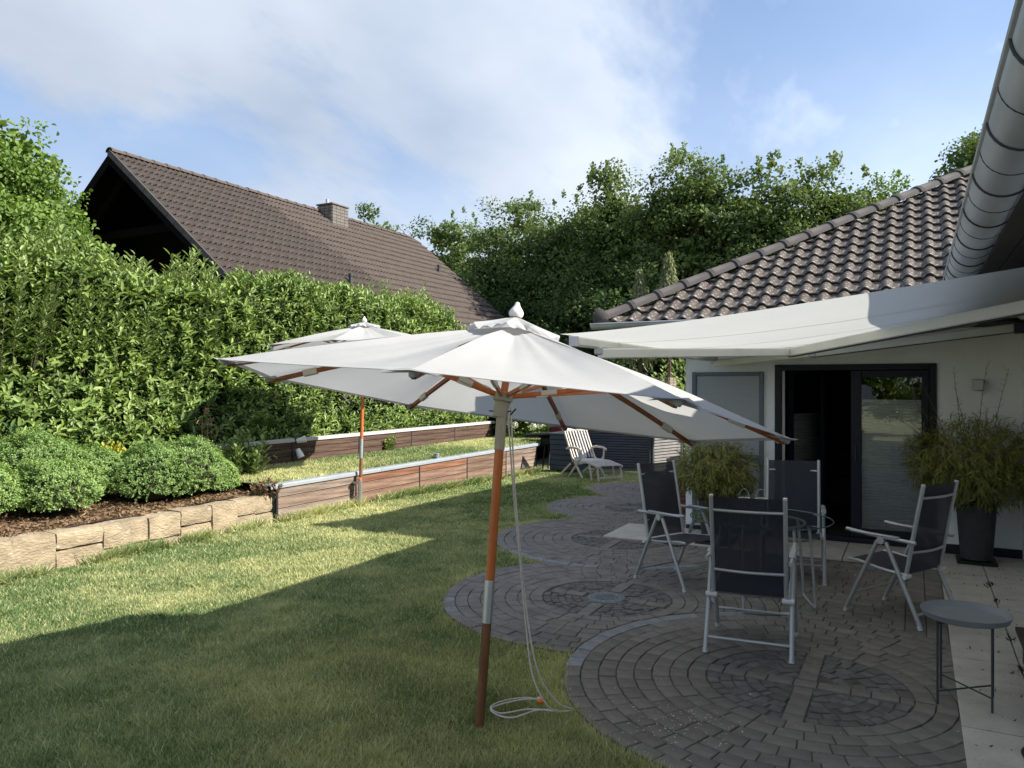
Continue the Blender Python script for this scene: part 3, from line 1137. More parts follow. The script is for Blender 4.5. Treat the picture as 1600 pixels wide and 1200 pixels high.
for r in range(nrow):
    s = -.06 + r * TL
    y, z = EY + s * cp, EZ + s * sp
    hx = EX + max(0, s) * cp
    k0 = int((hx - EX) / TW) - 1
    for k in range(k0, 40):
        x = EX + k * TW
        if x + TW < hx - .02 or x > 1.9:
            continue
        m = Matrix.Translation((x, y, z + random.uniform(-.002, .003))) @ rotT
        if x < hx + TL * cp + .08:                                     # cut along the hip
            bm = bmesh.new()
            bm.from_mesh(tme)
            bm.transform(m)
            n_ = Vector((-1, 1, 0)).normalized()
            bmesh.ops.bisect_plane(bm, geom=bm.verts[:] + bm.edges[:] + bm.faces[:], plane_co=Vector((EX, EY, 0)), plane_no=n_, clear_outer=True)
            if len(bm.faces) < 3:
                bm.free()
                continue
            bm.transform(m.inverted())
            me = bpy.data.meshes.new('tile')
            bm.to_mesh(me)
            bm.free()
            me.materials.append(MAT['tile'])
            me.shade_smooth()
        else:
            me = tme
        o = bpy.data.objects.new('tile', me)
        C.objects.link(o)
        under(o, roofo)
        o.matrix_basis = m
def half_tile(L=.43, r0=.125, r1=.105, n=9):
    b = MB()
    vs = []
    for (yy, rr) in ((0, r0 - .02), (0, r0), (.05, r0 + .004), (.06, r0 - .006), (L, r1)):
        for i in range(n + 1):
            a = math.pi * i / n
            vs.append((rr * math.cos(a), yy, rr * math.sin(a) * .85))
    fs = []
    for q in range(4):
        for i in range(n):
            a = q * (n + 1) + i
            fs.append((a, a + 1, a + n + 2, a + n + 1))
    b.add(vs, fs)
    return b
hme = half_tile().mesh('hip_tile', MAT['tile_ridge'], smooth=True)
hd = Vector((1, 1, TP)).normalized()
hq = Matrix((Vector((1, -1, 0)).normalized(), hd, Vector((1, -1, 0)).normalized().cross(hd))).transposed()
s = -.02
while s < TT * 1.5:
    o = bpy.data.objects.new('hip_tile', hme)
    C.objects.link(o)
    under(o, roofo)
    o.matrix_basis = Matrix.Translation(Vector((EX, EY, EZ + .035)) + hd * s) @ hq.to_4x4()
    s += .40
wb(MB().lathe([(.0, -.02), (.09, -.015), (.118, .03), (.118, .1)], 16, (EX - .06, EY - .06, EZ + .03), hd), 'hip_cap', MAT['tile_ridge'], roofo, True)
# soffits
wb(MB().box((-1.2, EY + .42, EZ - .12), (4.5, .8, .03)), 'soffit', MAT['soffit'], house)
wb(MB().box((-3.0, EY + 4.6, EZ - .121), (.84, 7.6, .03)), 'soffit', MAT['soffit'], house)
wb(MB().box((-1.5, EY + .012, EZ - .07), (3.6, .022, .15)), 'fascia', MAT['soffit'], house)
def half_gutter(p0, p1, r, n=12, up=Vector((0, 0, 1)), t=.004):
    p0, p1 = Vector(p0), Vector(p1)
    d = (p1 - p0).normalized()
    sd = d.cross(up).normalized()
    b = MB()
    vs = []
    for p in (p0, p1):
        for rr in (r, r - t):
            for i in range(n + 1):
                a = math.pi + math.pi * i / n
                vs.append(p + sd * rr * math.cos(a) + up * rr * math.sin(a))
    k = n + 1
    fs = []
    for i in range(n):
        fs.append((i, i + 1, 2 * k + i + 1, 2 * k + i))
        fs.append((k + i, 3 * k + i, 3 * k + i + 1, k + i + 1))
    for q in (0, 2 * k):
        for i in range(n):
            fs.append((q + i, q + k + i, q + k + i + 1, q + i + 1))
    b.add(vs, fs)
    for sg in (-1, 1):
        b.tube([p0 + sd * sg * r, p1 + sd * sg * r], .011, 8)
    return b
wb(half_gutter((EX - .12, EY - .08, EZ - .02), (.1, EY - .08, EZ - .02), .065), 'gutter', MAT['zinc'], house, True)
# near wing: eave and gutter run towards the viewer on the right
GX, GZ = .315, 2.70
nr = MB()
nr.add([(GX - .03, -9, GZ + .03), (6, -9, GZ + .03 + 5.7 * .5), (6, 10.6, GZ + .03 + 5.7 * .5), (GX - .03, 10.6, GZ + .03)], [(0, 1, 2, 3)])
nr.add([(GX - .03, -9, GZ - .02), (GX - .03, 10.6, GZ - .02), (6, 10.6, GZ - .02 + 5.7 * .5), (6, -9, GZ - .02 + 5.7 * .5)], [(0, 1, 2, 3)])
nr.add([(GX - .03, -9, GZ - .02), (GX - .03, -9, GZ + .03), (GX - .03, 10.6, GZ + .03), (GX - .03, 10.6, GZ - .02)], [(0, 1, 2, 3)])
wb(nr, 'roof', MAT['tile_ridge'], house)
sx = GX + .06
while sx < XW:
    wb(MB().box((sx + .055, .75, GZ - .10), (.104, 18.5, .022), bev=.004), 'soffit_board', MAT['soffit'], house)
    sx += .11
gut = wb(half_gutter((GX, -6, GZ), (GX, 8.75, GZ), .108, 16), 'gutter', MAT['zinc'], house, True)
y = -.5
while y < 8.6:
    bd = MB()
    pts = [(GX + .1115 * math.cos(math.pi + math.pi * i / 14), y, GZ + .1115 * math.sin(math.pi + math.pi * i / 14)) for i in range(15)]
    bd.tube(pts, .0045, 6)
    wb(bd, 'gutter_bracket', MAT['zinc_dark'], gut, True)
    sm = MB()
    pts = [(GX + .1085 * math.cos(math.pi + math.pi * i / 14), y + .34, GZ + .1085 * math.sin(math.pi + math.pi * i / 14)) for i in range(15)]
    sm.tube(pts, .0028, 5)
    wb(sm, 'seam', MAT['zinc_dark'], gut, True)
    y += .68

# ------------------------------------------------------------------ awning
aw = thing('awning', 'extended cream fabric awning with folding arms above the patio', 'awning', (.95, 7.1, 2.5))
AX0, AX1, AY0, AY1 = -2.17, .93, 4.84, 9.55
def awz(x, y):
    u = (x - AX0) / (AX1 - AX0)
    v = (y - AY0) / (AY1 - AY0)
    return 2.195 + .105 * (x - AX0) - .045 * math.sin(math.pi * u ** .8) * (1 + .6 * math.sin(v * math.pi)) + .013 * math.sin(v * 11 + u * 2) * math.sin(math.pi * u)
ab = MB().grid(lambda u, v: (AX0 + (AX1 - AX0) * u, AY0 + (AY1 - AY0) * v, awz(AX0 + (AX1 - AX0) * u, AY0 + (AY1 - AY0) * v)), 24, 36)
fab = wb(ab, 'fabric', MAT['awning'], aw, True)
for i in range(1, 4):
    yy = AY0 + (AY1 - AY0) * i / 4
    sb = MB().grid(lambda u, v: (AX0 + (AX1 - AX0) * u, yy - .012 + .024 * v, awz(AX0 + (AX1 - AX0) * u, yy) - .004), 24, 1)
    wb(sb, 'seam', MAT['strap'], fab, True)
wb(MB().box((AX0 - .02, (AY0 + AY1) / 2 + .15, 2.16), (.07, AY1 - AY0 - .3, .07), bev=.012), 'front_bar', MAT['alu_white'], aw)
for yy in (AY0 + .294, AY1 + .006):
    wb(MB().box((AX0 - .02, yy, 2.16), (.076, .012, .076), bev=.004), 'end_cap', MAT['alu'], aw)
wb(MB().tube([(AX1, AY0 - .04, 2.53), (AX1, AY1 + .04, 2.53)], .055, 16), 'roller_tube', MAT['alu_white'], aw, True)
def flatbar(p, q, h, wd, mat, name, par):
    p, q = Vector(p), Vector(q)
    d = q - p
    rot = d.to_track_quat('X', 'Z').to_matrix()
    return wb(MB().box((p + q) / 2, (d.length, wd, h), rot, bev=.008), name, mat, par)
for (sh, el, ft) in (((.88, 5.36, 2.36), (-1.10, 8.05, 2.165), (-2.16, 5.55, 2.085)), ((.88, 9.08, 2.41), (-.99, 8.92, 2.185), (-2.18, 9.45, 2.10))):
    ua = flatbar(sh, el, .085, .04, MAT['alu_white'], 'upper_arm', aw)
    flatbar(Vector(sh) - Vector((0, 0, .047)), Vector(el) - Vector((0, 0, .047)), .008, .044, MAT['dark_metal'], 'underside_strip', ua)  # thin dark strip along the underside of the upper arm
    flatbar(Vector(el) + Vector((0, 0, .002)), ft, .078, .036, MAT['alu_white'], 'forearm', aw)
    jb = MB()
    jb.box(el, (.07, .07, .085), bev=.01)
    jb.tube([Vector(el) - Vector((0, 0, .05)), Vector(el) + Vector((0, 0, .05))], .02, 10)
    wb(jb, 'elbow_joint', MAT['alu'], aw)
    wb(MB().box((.93, sh[1], sh[2]), (.13, .11, .12), bev=.012), 'shoulder_bracket', MAT['dark_metal'], aw)
    wb(MB().box((ft[0], ft[1], ft[2] + .02), (.06, .05, .06), bev=.008), 'front_joint', MAT['alu'], aw)

# wall lamp
lamp = thing('wall_lamp', 'small brushed steel box lamp on the white wall right of the sliding door', 'wall lamp', (.60, YW, 1.84))
wb(MB().box((.60, YW - .07, 1.84), (.10, .075, .12), bev=.006), 'housing', MAT['steel'], lamp)
wb(MB().box((.60, YW - .016, 1.84), (.07, .03, .08), bev=.004), 'bracket', MAT['steel'], lamp)

# ------------------------------------------------------------------ the neighbour's house
nb = thing('neighbour_house', 'house beyond the hedge with a steep brown tiled gable roof and dark open gable', 'house', (-17, 18, -.4))
RX, RZ, NY0, NY1, NP = -17.0, 7.37, 11.75, 24.1, .82
na = math.atan(NP)
HALF = 7.2
EZN = RZ - HALF * NP
rf = MB()
for sg in (-1, 1):
    for off, flip in ((-.03, sg < 0), (-.20, sg > 0)):
        q = [(RX, NY0, RZ + off), (RX + sg * HALF, NY0, EZN + off), (RX + sg * HALF, NY1, EZN + off), (RX, NY1, RZ + off)]
        rf.add(q, [(3, 2, 1, 0) if flip else (0, 1, 2, 3)])
nroof = wb(rf, 'roof', MAT['black_wood'], nb)
for sg in (-1, 1):
    for yy in (NY0 + .012, NY1 - .012):
        v = [(RX, yy - .03, RZ - .02), (RX + sg * HALF, yy - .03, EZN - .02), (RX + sg * HALF, yy - .03, EZN - .26), (RX, yy - .03, RZ - .28)]
        v += [(a, c + .06, e) for a, c, e in v]
        bb = MB()
        bb.add(v, [(0, 1, 2, 3), (7, 6, 5, 4), (0, 4, 5, 1), (1, 5, 6, 2), (2, 6, 7, 3), (3, 7, 4, 0)])
        wb(bb, 'verge_board', MAT['black_wood'], nroof)
gw = MB()
gy_ = NY0 + 2.0
gw.add([(RX - HALF + .9, gy_, -.5), (RX + HALF - .9, gy_, -.5), (RX + HALF - .9, gy_, EZN + .5), (RX, gy_, RZ - .25), (RX - HALF + .9, gy_, EZN + .5)], [(0, 1, 2, 3, 4)])
gw.box((RX, (gy_ + NY1) / 2 - .3, EZN / 2 - .1), (2 * HALF - 1.9, NY1 - gy_ - .9, EZN + .9))
wb(gw, 'wall', MAT['black_wood'], nb)
for zz in (RZ - 2.9, RZ - 1.7):
    hw = (RZ - zz) / NP - .25
    wb(MB().box((RX, NY0 + 1.0, zz), (2 * hw, .14, .2)), 'tie_beam', MAT['black_wood'], nb)
for sg in (-1, 1):
    q0, q1 = Vector((RX, NY0 + .55, RZ - .33)), Vector((RX + sg * HALF, NY0 + .55, EZN - .33))
    wb(MB().box((q0 + q1) / 2, ((q1 - q0).length, .14, .2), (q1 - q0).to_track_quat('X', 'Z').to_matrix()), 'rafter', MAT['black_wood'], nb)
wn = wb(MB().box((RX + 2.1, gy_ - .02, 3.6), (1.0, .06, 1.5)), 'window', MAT['frame'], nb)
wb(quad_y(RX + 1.69, RX + 2.51, gy_ - .06, 2.95, 4.25), 'pane', MAT['pane'], wn)
# tiles on the slope that faces the garden: the nearest 300 singly, the rest in one part
NW, NL = .30, .34
nt_ = tile_mesh('tile', None, NW, NL, .055, .048, 12, .35, 2, .018)
ntme = nt_.mesh('tile', MAT['tile_nb'], smooth=True)
slope_len = math.hypot(HALF, HALF * NP)
rotN = Matrix.Rotation(R(90), 4, 'Z') @ Matrix.Rotation(na, 4, 'X')
nrw = int(slope_len / NL)
ncl = int((NY1 - NY0) / NW) + 1
cells = []
for r in range(nrw):
    s = slope_len - .02 - (nrw - r) * NL + .0
    for k in range(ncl):
        xx = RX + HALF - s * math.cos(na)
        zz = EZN + s * math.sin(na)
        yy = NY0 + k * NW
        dp = depth_px(xx, yy + .15, zz)
        vis = dp and -20 < dp[1] < 1000 and dp[2] < 480
        cells.append((dp[0] if vis else 1e3 + (dp[0] if dp else 0), xx, yy, zz))
cells.sort()
vt = np.array(nt_.v)
ftri = np.array([list(f) for f in nt_.f])
VV, FF = [], []
for i, (dq, xx, yy, zz) in enumerate(cells):
    m = Matrix.Translation((xx, yy, zz + random.uniform(-.004, .006))) @ rotN
    if i < 300:
        o = bpy.data.objects.new('tile', ntme)
        C.objects.link(o)
        under(o, nroof)
        o.matrix_basis = m
    else:
        a = np.array(m)
        VV.append(vt @ a[:3, :3].T + a[:3, 3])
        FF.append(ftri + (len(VV) - 1) * len(vt))
o = mesh_np('distant_tiles', np.concatenate(VV), np.concatenate(FF), MAT['tile_nb'], smooth=True)
under(o, nroof)
o['kind'] = 'stuff'
rme = half_tile(.40, .13, .115).mesh('ridge_tile', MAT['tile_nb'], smooth=True)
y = NY0 - .02
while y < NY1 - .2:
    o = bpy.data.objects.new('ridge_tile', rme)
    C.objects.link(o)
    under(o, nroof)
    o.matrix_basis = Matrix.Translation((RX, y, RZ + .01 + random.uniform(-.006, .006)))
    y += .385
# verge tiles edge
s = .1
while s < slope_len:
    p = Vector((RX + HALF - s * math.cos(na), NY0 - .02, EZN + s * math.sin(na)))
    o = MB().box((0, 0, 0), (.33, .05, .14), bev=.008).build('verge_tile', MAT['tile_ridge'])
    under(o, nroof)
    o.matrix_basis = Matrix.Translation(p) @ Matrix.Rotation(na, 4, 'Y')
    s += .335
# chimney of brick courses
ch = wb(MB().box((RX + .28, 19.35, RZ - .14), (.58, .72, .62)), 'chimney', MAT['joint'], nroof)
cmx, cmy = RX + .28, 19.35
for r in range(7):
    z = RZ - .45 + r * .098
    for side in range(2):
        ln = .76 if side else .62
        n = 4
        for k in range(n):
            a = -ln / 2 + ln * (k + .5) / n
            if side:
                wb(MB().box((cmx + .30, cmy + a, z), (.05, ln / n - .012, .086)), 'brick', MAT['chimney'], ch)
            else:
                wb(MB().box((cmx + a, cmy - .37, z), (ln / n - .012, .05, .086)), 'brick', MAT['chimney'], ch)
wb(MB().box((cmx, cmy, RZ + .235), (.69, .83, .05), bev=.01), 'chimney_cap', MAT['chimney'], nroof)
wb(MB().tube([(cmx - .1, cmy - .15, RZ + .27), (cmx - .1, cmy - .15, RZ + .45)], .05, 10), 'flue', MAT['cap'], nroof, True)
for (yy, s) in ((16.37, 3.48), (23.09, 1.93)):
    xx, zz = RX + s, RZ - s * NP
    vp = MB()
    vp.tube([(xx, yy, zz - .05), (xx, yy, zz + .26)], .055, 10)
    vp.tube([(xx, yy, zz + .25), (xx, yy, zz + .32)], .07, 10)
    wb(vp, 'vent_pipe', MAT['zinc_dark'], nroof, True)

# ------------------------------------------------------------------ parasols
def parasol(name, label, foot, hub, corners, apex, cap_r, group):
    t = thing(name, label, 'parasol', foot, 0, group)
    foot, hub, apex = Vector(foot), Vector(hub), Vector(apex)
    cs = [Vector(c) for c in corners]
    n = len(cs)
    ax = (hub - foot).normalized()
    up = (apex - hub).normalized()
    cen = sum(cs, Vector()) / n
    nrm = sum(((cs[i] - cen).cross(cs[(i + 1) % n] - cen) for i in range(n)), Vector()).normalized()
    if nrm.z < 0:
        nrm = -nrm
    at = lambda z: foot + ax * ((z - foot.z) / ax.z)
    h = hub.z - foot.z
    pts = [0, .30 * h, .43 * h, .84 * h, h]
    for k, (nm, mt, rr) in enumerate((('lower_pole', 'wood_dark', .026), ('pole_sleeve', 'steel', .0275), ('upper_pole', 'wood_orange', .026), ('tilt_collar', 'wood_grey', .030))):
        wb(MB().tube([at(foot.z + pts[k] - (.04 if k == 0 else 0)), at(foot.z + pts[k + 1])], rr, 16), nm, MAT[mt], t, True)
    wb(MB().tube([hub, apex - nrm * .03], .022, 12), 'mast_top', MAT['wood_orange'], t, True)
    hb = MB()
    hb.lathe([(.030, -.10), (.042, -.095), (.045, -.01), (.058, 0), (.060, .045), (.04, .05)], 16, hub, up)
    wb(hb, 'runner', MAT['wood_grey'], t, True)
    hb = MB()
    hb.lathe([(.03, -.06), (.055, -.055), (.058, .0), (.03, .004)], 16, apex - nrm * .06, nrm)
    wb(hb, 'crown_hub', MAT['wood_rib'], t, True)
    cl = at(foot.z + .965 * h)
    wb(MB().tube([cl - Vector((.085, 0, .0)), cl + Vector((.06, 0, .0))], .004, 6).tube([cl + Vector((.055, 0, -.02)), cl + Vector((.09, 0, .015))], .005, 6), 'cleat', MAT['zinc_dark'], t)
    # canopy: one cloth, eight panels, each hollow between its ribs
    cv = MB()
    NU, NV = 22, 20
    def prof(v):
        return v
    for i in range(n):
        a, c = cs[i], cs[(i + 1) % n]
        def fn(u, v):
            rim = a.lerp(c, u)
            rim = rim + (cen - rim) * .02 * math.sin(math.pi * u)
            p = apex.lerp(rim, .03 + .97 * v)
            bulge = .022 * math.sin(math.pi * min(1, v * .95)) * 1.0
            hollow = -.05 * math.sin(math.pi * u) * math.sin(math.pi * min(1, v ** 1.1))
            wr = .017 * math.sin(13 * u + 2.3 * i) * v * (1 - v) ** 1.5 + .008 * math.sin(31 * u + i) * v * (1 - v) + .004 * math.sin(7 * v + 9 * u + i) * math.sin(math.pi * v)
            return p + nrm * (bulge + hollow + wr)
        cv.grid(fn, NU, NV)
    canopy = wb(cv, 'canopy', MAT['canvas'], t, True)
    for i in range(n):
        a, c = cs[i], cs[(i + 1) % n]
        hm = MB()
        def hem(u, v):
            rim = a.lerp(c, u)
            rim = rim + (cen - rim) * .02 * math.sin(math.pi * u)
            vv = .972 + .030 * v
            hollow = -.05 * math.sin(math.pi * u) * math.sin(math.pi * min(1, vv ** 1.1))
            return apex.lerp(rim, .03 + .97 * vv) + nrm * (.022 * math.sin(math.pi * min(1, vv * .95)) + hollow + .0035)
        hm.grid(hem, 22, 1)
        wb(hm, 'hem', MAT['canvas'], canopy, True)
    for i in range(n):
        a, c = cs[i], cs[(i + 1) % n]
        m0 = a.lerp(c, .13)
        m1 = a.lerp(cs[i - 1], .13)
        inn = a.lerp(apex, .10)
        pk = MB()
        pk.add([a + nrm * .008, m0 - nrm * .012, inn - nrm * .03 + (cen - a).normalized() * .0, m1 - nrm * .012], [(0, 1, 2), (0, 2, 3)])
        pk.add([a + nrm * .012 + (a - cen).normalized() * .03, m0 - nrm * .0, m1 - nrm * .0], [(0, 1, 2)])
        wb(pk, 'corner_pocket', MAT['canvas'], canopy)
    cp_ = MB()
    NC = n * 8
    ring = []
    for k in range(5):
        fr_ = k / 4
        for j in range(NC):
            q = 2 * math.pi * j / NC
            i = int(j / 8)
            u = (j % 8) / 8
            dirv = (cs[i].lerp(cs[(i + 1) % n], u) - apex).normalized()
            wv = .013 * math.sin(j * 1.9) * fr_ ** 2 + .010 * math.sin(j * .8 + 1) * fr_
            ring.append(apex + dirv * (.02 + cap_r * fr_) + nrm * (.058 - .020 * fr_ + wv))
    cp_.add(ring, [(k * NC + j, k * NC + (j + 1) % NC, (k + 1) * NC + (j + 1) % NC, (k + 1) * NC + j) for k in range(4) for j in range(NC)])
    wb(cp_, 'vent_cap', MAT['canvas'], canopy, True)
    fi = MB()
    fi.lathe([(.02, 0), (.036, .003), (.043, .016), (.043, .030), (.036, .044), (.026, .058), (.018, .070), (.0145, .080), (.012, .087), (.006, .091), (.001, .092)], 16, apex + nrm * .052, nrm)
    wb(fi, 'finial', MAT['finial'], t, True)
    for i in range(n):
        a = cs[i]
        p0 = apex - nrm * .05 + (a - apex).normalized() * .04
        p1 = a - nrm * .022 + (apex - a).normalized() * .05
        def rpt(v):
            p = p0.lerp(p1, v)
            return p + nrm * (.020 * math.sin(math.pi * v) - .004)
        side = (p1 - p0).cross(nrm).normalized()
        rb = MB()
        vs, K = [], 8
        for k in range(K + 1):
            p = rpt(k / K)
            for s1, s2 in ((-1, -1), (1, -1), (1, 1), (-1, 1)):
                vs.append(p + side * .0095 * s1 + nrm * .014 * s2)
        fs = [(k * 4 + j, k * 4 + (j + 1) % 4, k * 4 + 4 + (j + 1) % 4, k * 4 + 4 + j) for k in range(K) for j in range(4)]
        fs += [(3, 2, 1, 0), tuple(K * 4 + j for j in range(4))]
        rb.add(vs, fs)
        rib = wb(rb, 'rib', MAT['wood_rib'], t)
        d0, d1 = rpt(.80), rpt(.86)
        sb = MB()
        rot = Matrix(((d1 - d0).normalized(), side, (d1 - d0).normalized().cross(side))).transposed()
        sb.box((d0 + d1) / 2, ((d1 - d0).length, .030, .040), rot, bev=.003)
        sb2 = MB()
        sb2.box(p1 + nrm * .008, (.06, .028, .030), rot, bev=.006)
        wb(sb, 'strap', MAT['strap'], rib)
        wb(sb2, 'end_pocket', MAT['canvas'], rib)
        s0 = hub + up * .03 + (a - hub).normalized() * .05
        s1_ = rpt(.46) - nrm * .015
        st = MB()
        dv = (s1_ - s0)
        rot = Matrix((dv.normalized(), dv.cross(nrm).normalized(), dv.normalized().cross(dv.cross(nrm).normalized()))).transposed()
        st.box((s0 + s1_) / 2, (dv.length, .018, .024), rot, bev=.002)
        sto = wb(st, 'strut', MAT['wood_orange'], t)
        mm = s0.lerp(s1_, .3)
        wb(MB().box(mm, (.09, .023, .029), rot, bev=.002), 'strut_sleeve', MAT['strap'], sto)
    return t
CORN = [(-1.749, 2.471, 1.898), (-0.773, 2.864, 1.785), (-0.586, 4.411, 1.54), (-1.362, 5.382, 1.432),
        (-2.38, 5.435, 1.51), (-3.348, 4.705, 1.683), (-3.485, 3.416, 1.885), (-3.005, 2.642, 1.965)]
APEX = (-2.06, 3.955, 2.185)
parasol('parasol', 'large white octagonal parasol on a leaning orange-brown pole at the lawn edge', (-2.10, 3.62, 0), (-2.105, 3.895, 1.755), CORN, APEX, .26, 'garden parasols')
rc = (-7.73, 9.69, 2.40)
rear = [(rc[0] + 1.55 * math.cos(R(22.5 + 45 * k)), rc[1] + 1.55 * math.sin(R(22.5 + 45 * k)), rc[2] + .05 * math.cos(R(45 * k)) - .06 * math.sin(R(22.5 + 45 * k))) for k in range(8)]
parasol('parasol', 'white parasol standing against the lower timber wall, mostly hidden behind the near one', (-7.50, 9.30, .02), (-7.70, 9.63, 2.30), rear, (-7.74, 9.70, 2.78), .24, 'garden parasols')
# strap that holds the far pole to the wall
br = thing('pole_holder', 'steel tube bracket holding the far parasol pole to the timber wall', 'bracket', (-7.5, 9.3, .0))
wb(MB().tube([(-7.50, 9.30, -.02), (-7.50, 9.30, .42)], .034, 14), 'tube', MAT['steel'], br, True)
wb(MB().box((-7.575, 9.30, .34), (.13, .05, .03)), 'arm', MAT['steel'], br)
wb(MB().box((-7.575, 9.30, .12), (.13, .05, .03)), 'arm', MAT['steel'], br)
wb(MB().box((-7.47, 9.26, .40), (.03, .03, .045), bev=.006), 'clamp_knob', MAT['yellow_knob'] if 'yellow_knob' in MAT else MAT['orange'], br)
# pull cord of the near parasol, lying in loops on the grass
def smooth_path(pts, k=6):
    P = [Vector(p) for p in pts]
    res = []
    for i in range(len(P) - 1):
        p0, p1, p2, p3 = P[max(0, i - 1)], P[i], P[i + 1], P[min(len(P) - 1, i + 2)]
        for j in range(k):
            t = j / k
            res.append(.5 * ((2 * p1) + (p2 - p0) * t + (2 * p0 - 5 * p1 + 4 * p2 - p3) * t * t + (3 * p1 - p0 - 3 * p2 + p3) * t ** 3))
    res.append(P[-1])
    return res
rp = thing('pull_cord', 'pale pull cord hanging from the near parasol and coiled on the grass', 'cord', (-1.75, 3.9, 0))
gr = .035
r1 = [(-2.07, 3.89, 1.72), (-2.058, 3.889, 1.55), (-2.036, 3.901, 1.2), (-1.984, 3.872, .868), (-1.929, 3.844, .485), (-1.86, 3.79, .24), (-1.77, 3.80, .09), (-1.72, 3.90, gr), (-1.80, 3.88, gr), (-1.92, 3.83, gr), (-2.02, 3.72, gr), (-2.11, 3.76, gr), (-2.09, 3.87, gr), (-1.98, 3.955, gr + .01), (-1.90, 3.945, gr + .01)]
r2 = [(-2.055, 3.897, 1.72), (-2.042, 3.897, 1.5), (-2.026, 3.906, 1.186), (-1.949, 3.867, .656), (-1.856, 3.825, .288), (-1.76, 3.87, .1), (-1.70, 3.95, gr), (-1.74, 3.89, gr), (-1.86, 3.85, gr), (-1.94, 3.70, gr), (-2.05, 3.70, gr), (-2.10, 3.77, gr), (-2.0, 3.90, gr + .012), (-1.90, 3.945, gr + .02)]
wb(MB().tube(smooth_path(r1), .0048, 7), 'cord', MAT['rope'], rp, True)
wb(MB().tube(smooth_path(r2), .0048, 7), 'cord', MAT['rope'], rp, True)
bd = MB()
bd.lathe([(.004, -.018), (.014, -.014), (.019, 0), (.014, .014), (.004, .018)], 14, (-1.875, 3.925, gr + .02), (1, .3, .2))
wb(bd, 'bead', MAT['orange'], rp, True)
wb(MB().box((-1.90, 3.95, gr + .02), (.03, .022, .02), bev=.008), 'knot', MAT['rope'], rp)

# ------------------------------------------------------------------ patio furniture
def copy_tree(o, parent=None):
    c = o.copy()
    C.objects.link(c)
    c.parent = parent
    for k in o.children:
        copy_tree(k, c)
    return c
def make_chair():
    t = thing('folding_chair', '', 'chair')
    W = .275
    r = .0125
    backp = [(.0, -.17, .36), (.0, -.20, .50), (.0, -.25, .78), (.0, -.31, 1.08)]
    for sx in (-1, 1):
        f = MB()
        f.tube([(sx * (W - .035), y, z) for _, y, z in smooth_path(backp, 3)], .0155, 10)
        wb(f, 'back_post', MAT['alu'], t, True)
        wb(MB().tube([(sx * (W - .035), -.310, 1.078), (sx * (W - .035), -.312, 1.092)], .0145, 10), 'post_cap', MAT['white_pvc'], t, True)
        for nm, y1 in (('leg', .31), ('leg', -.31)):
            lg = wb(MB().tube([(sx * W, .035 * (1 if y1 > 0 else -1), .615), (sx * (W + .005), y1, .012)], .0165, 10), nm, MAT['alu'], t, True)
            wb(MB().tube([(sx * (W + .005), y1, 0), (sx * (W + .005), y1 - .012 * (1 if y1 > 0 else -1), .03)], .0185, 10), 'foot', MAT['white_pvc'], lg, True)
        wb(MB().tube([(sx * (W - .02), 0, .625), (sx * (W + .022), 0, .625)], .030, 14), 'arm_joint', MAT['alu'], t, True)
        am = MB()
        am.tube(smooth_path([(sx * W, .30, .672), (sx * W, .05, .655), (sx * W, -.27, .645)], 4), .0145, 10)
        am.box((sx * W, .06, .664), (.042, .40, .016), bev=.006)
        wb(am, 'armrest', MAT['alu'], t, True)
        wb(MB().tube(smooth_path([(sx * (W - .02), -.20, .385), (sx * (W - .02), .0, .395), (sx * (W - .02), .2, .425), (sx * (W - .02), .30, .425)], 4), .0125, 10), 'seat_rail', MAT['alu'], t, True)
        wb(MB().tube([(sx * (W - .06), -.19, .375), (sx * (W + .018), -.19, .375)], .019, 10), 'pivot', MAT['white_pvc'], t, True)
    for (y, z, bow) in ((-.292, .985, -.03), (-.213, .56, -.035)):
        pts = [(W * .87 * (2 * i / 8 - 1), y + bow * math.sin(math.pi * i / 8), z) for i in range(9)]
        wb(MB().tube(pts, .0105, 8), 'back_bar', MAT['alu'], t, True)
    for (y, z) in ((.24, .165), (-.27, .10)):
        wb(MB().tube([(-W, y, z), (W, y, z)], .0105, 8), 'stretcher', MAT['alu'], t, True)
    pts = [((W - .02) * (2 * i / 8 - 1), .02, .39 - .06 * math.sin(math.pi * i / 8)) for i in range(9)]
    wb(MB().tube(pts, .0095, 8), 'seat_bow', MAT['alu'], t, True)
    bk = smooth_path([(0, -.185, .40)] + backp[1:], 4)
    b = MB()
    b.grid(lambda u, v: ((W - .042) * (2 * u - 1), bk[int(v * (len(bk) - 1))].y - .012 * math.sin(math.pi * u), bk[int(v * (len(bk) - 1))].z), 6, len(bk) - 1)
    wb(b, 'back_sling', MAT['mesh'], t, True)
    b = MB()
    b.grid(lambda u, v: ((W - .028) * (2 * u - 1), -.19 + .49 * v, .388 + .038 * min(1, v * 1.2) - .022 * math.sin(math.pi * u) * math.sin(math.pi * v)), 6, 8)
    wb(b, 'seat_sling', MAT['mesh'], t, True)
    return t
ch0 = make_chair()
spots = [((-1.03, 5.64, 0), 5, 'folding garden chair nearest the camera, its dark back turned to us'),
         ((-1.96, 7.14, 0), -117, 'folding garden chair on the lawn side of the glass table, seen side on'),
         ((-.10, 6.92, 0), 61, 'folding garden chair between the glass table and the slab path'),
         ((-1.05, 7.84, 0), 187, 'folding garden chair behind the glass table, facing us before the door')]
for i, (loc, rz, lab) in enumerate(spots):
    o = ch0 if i == 0 else copy_tree(ch0)
    o.location = loc
    o.rotation_euler = (0, 0, R(rz))
    tag(o, lab, 'chair', 'folding chairs round the glass table')

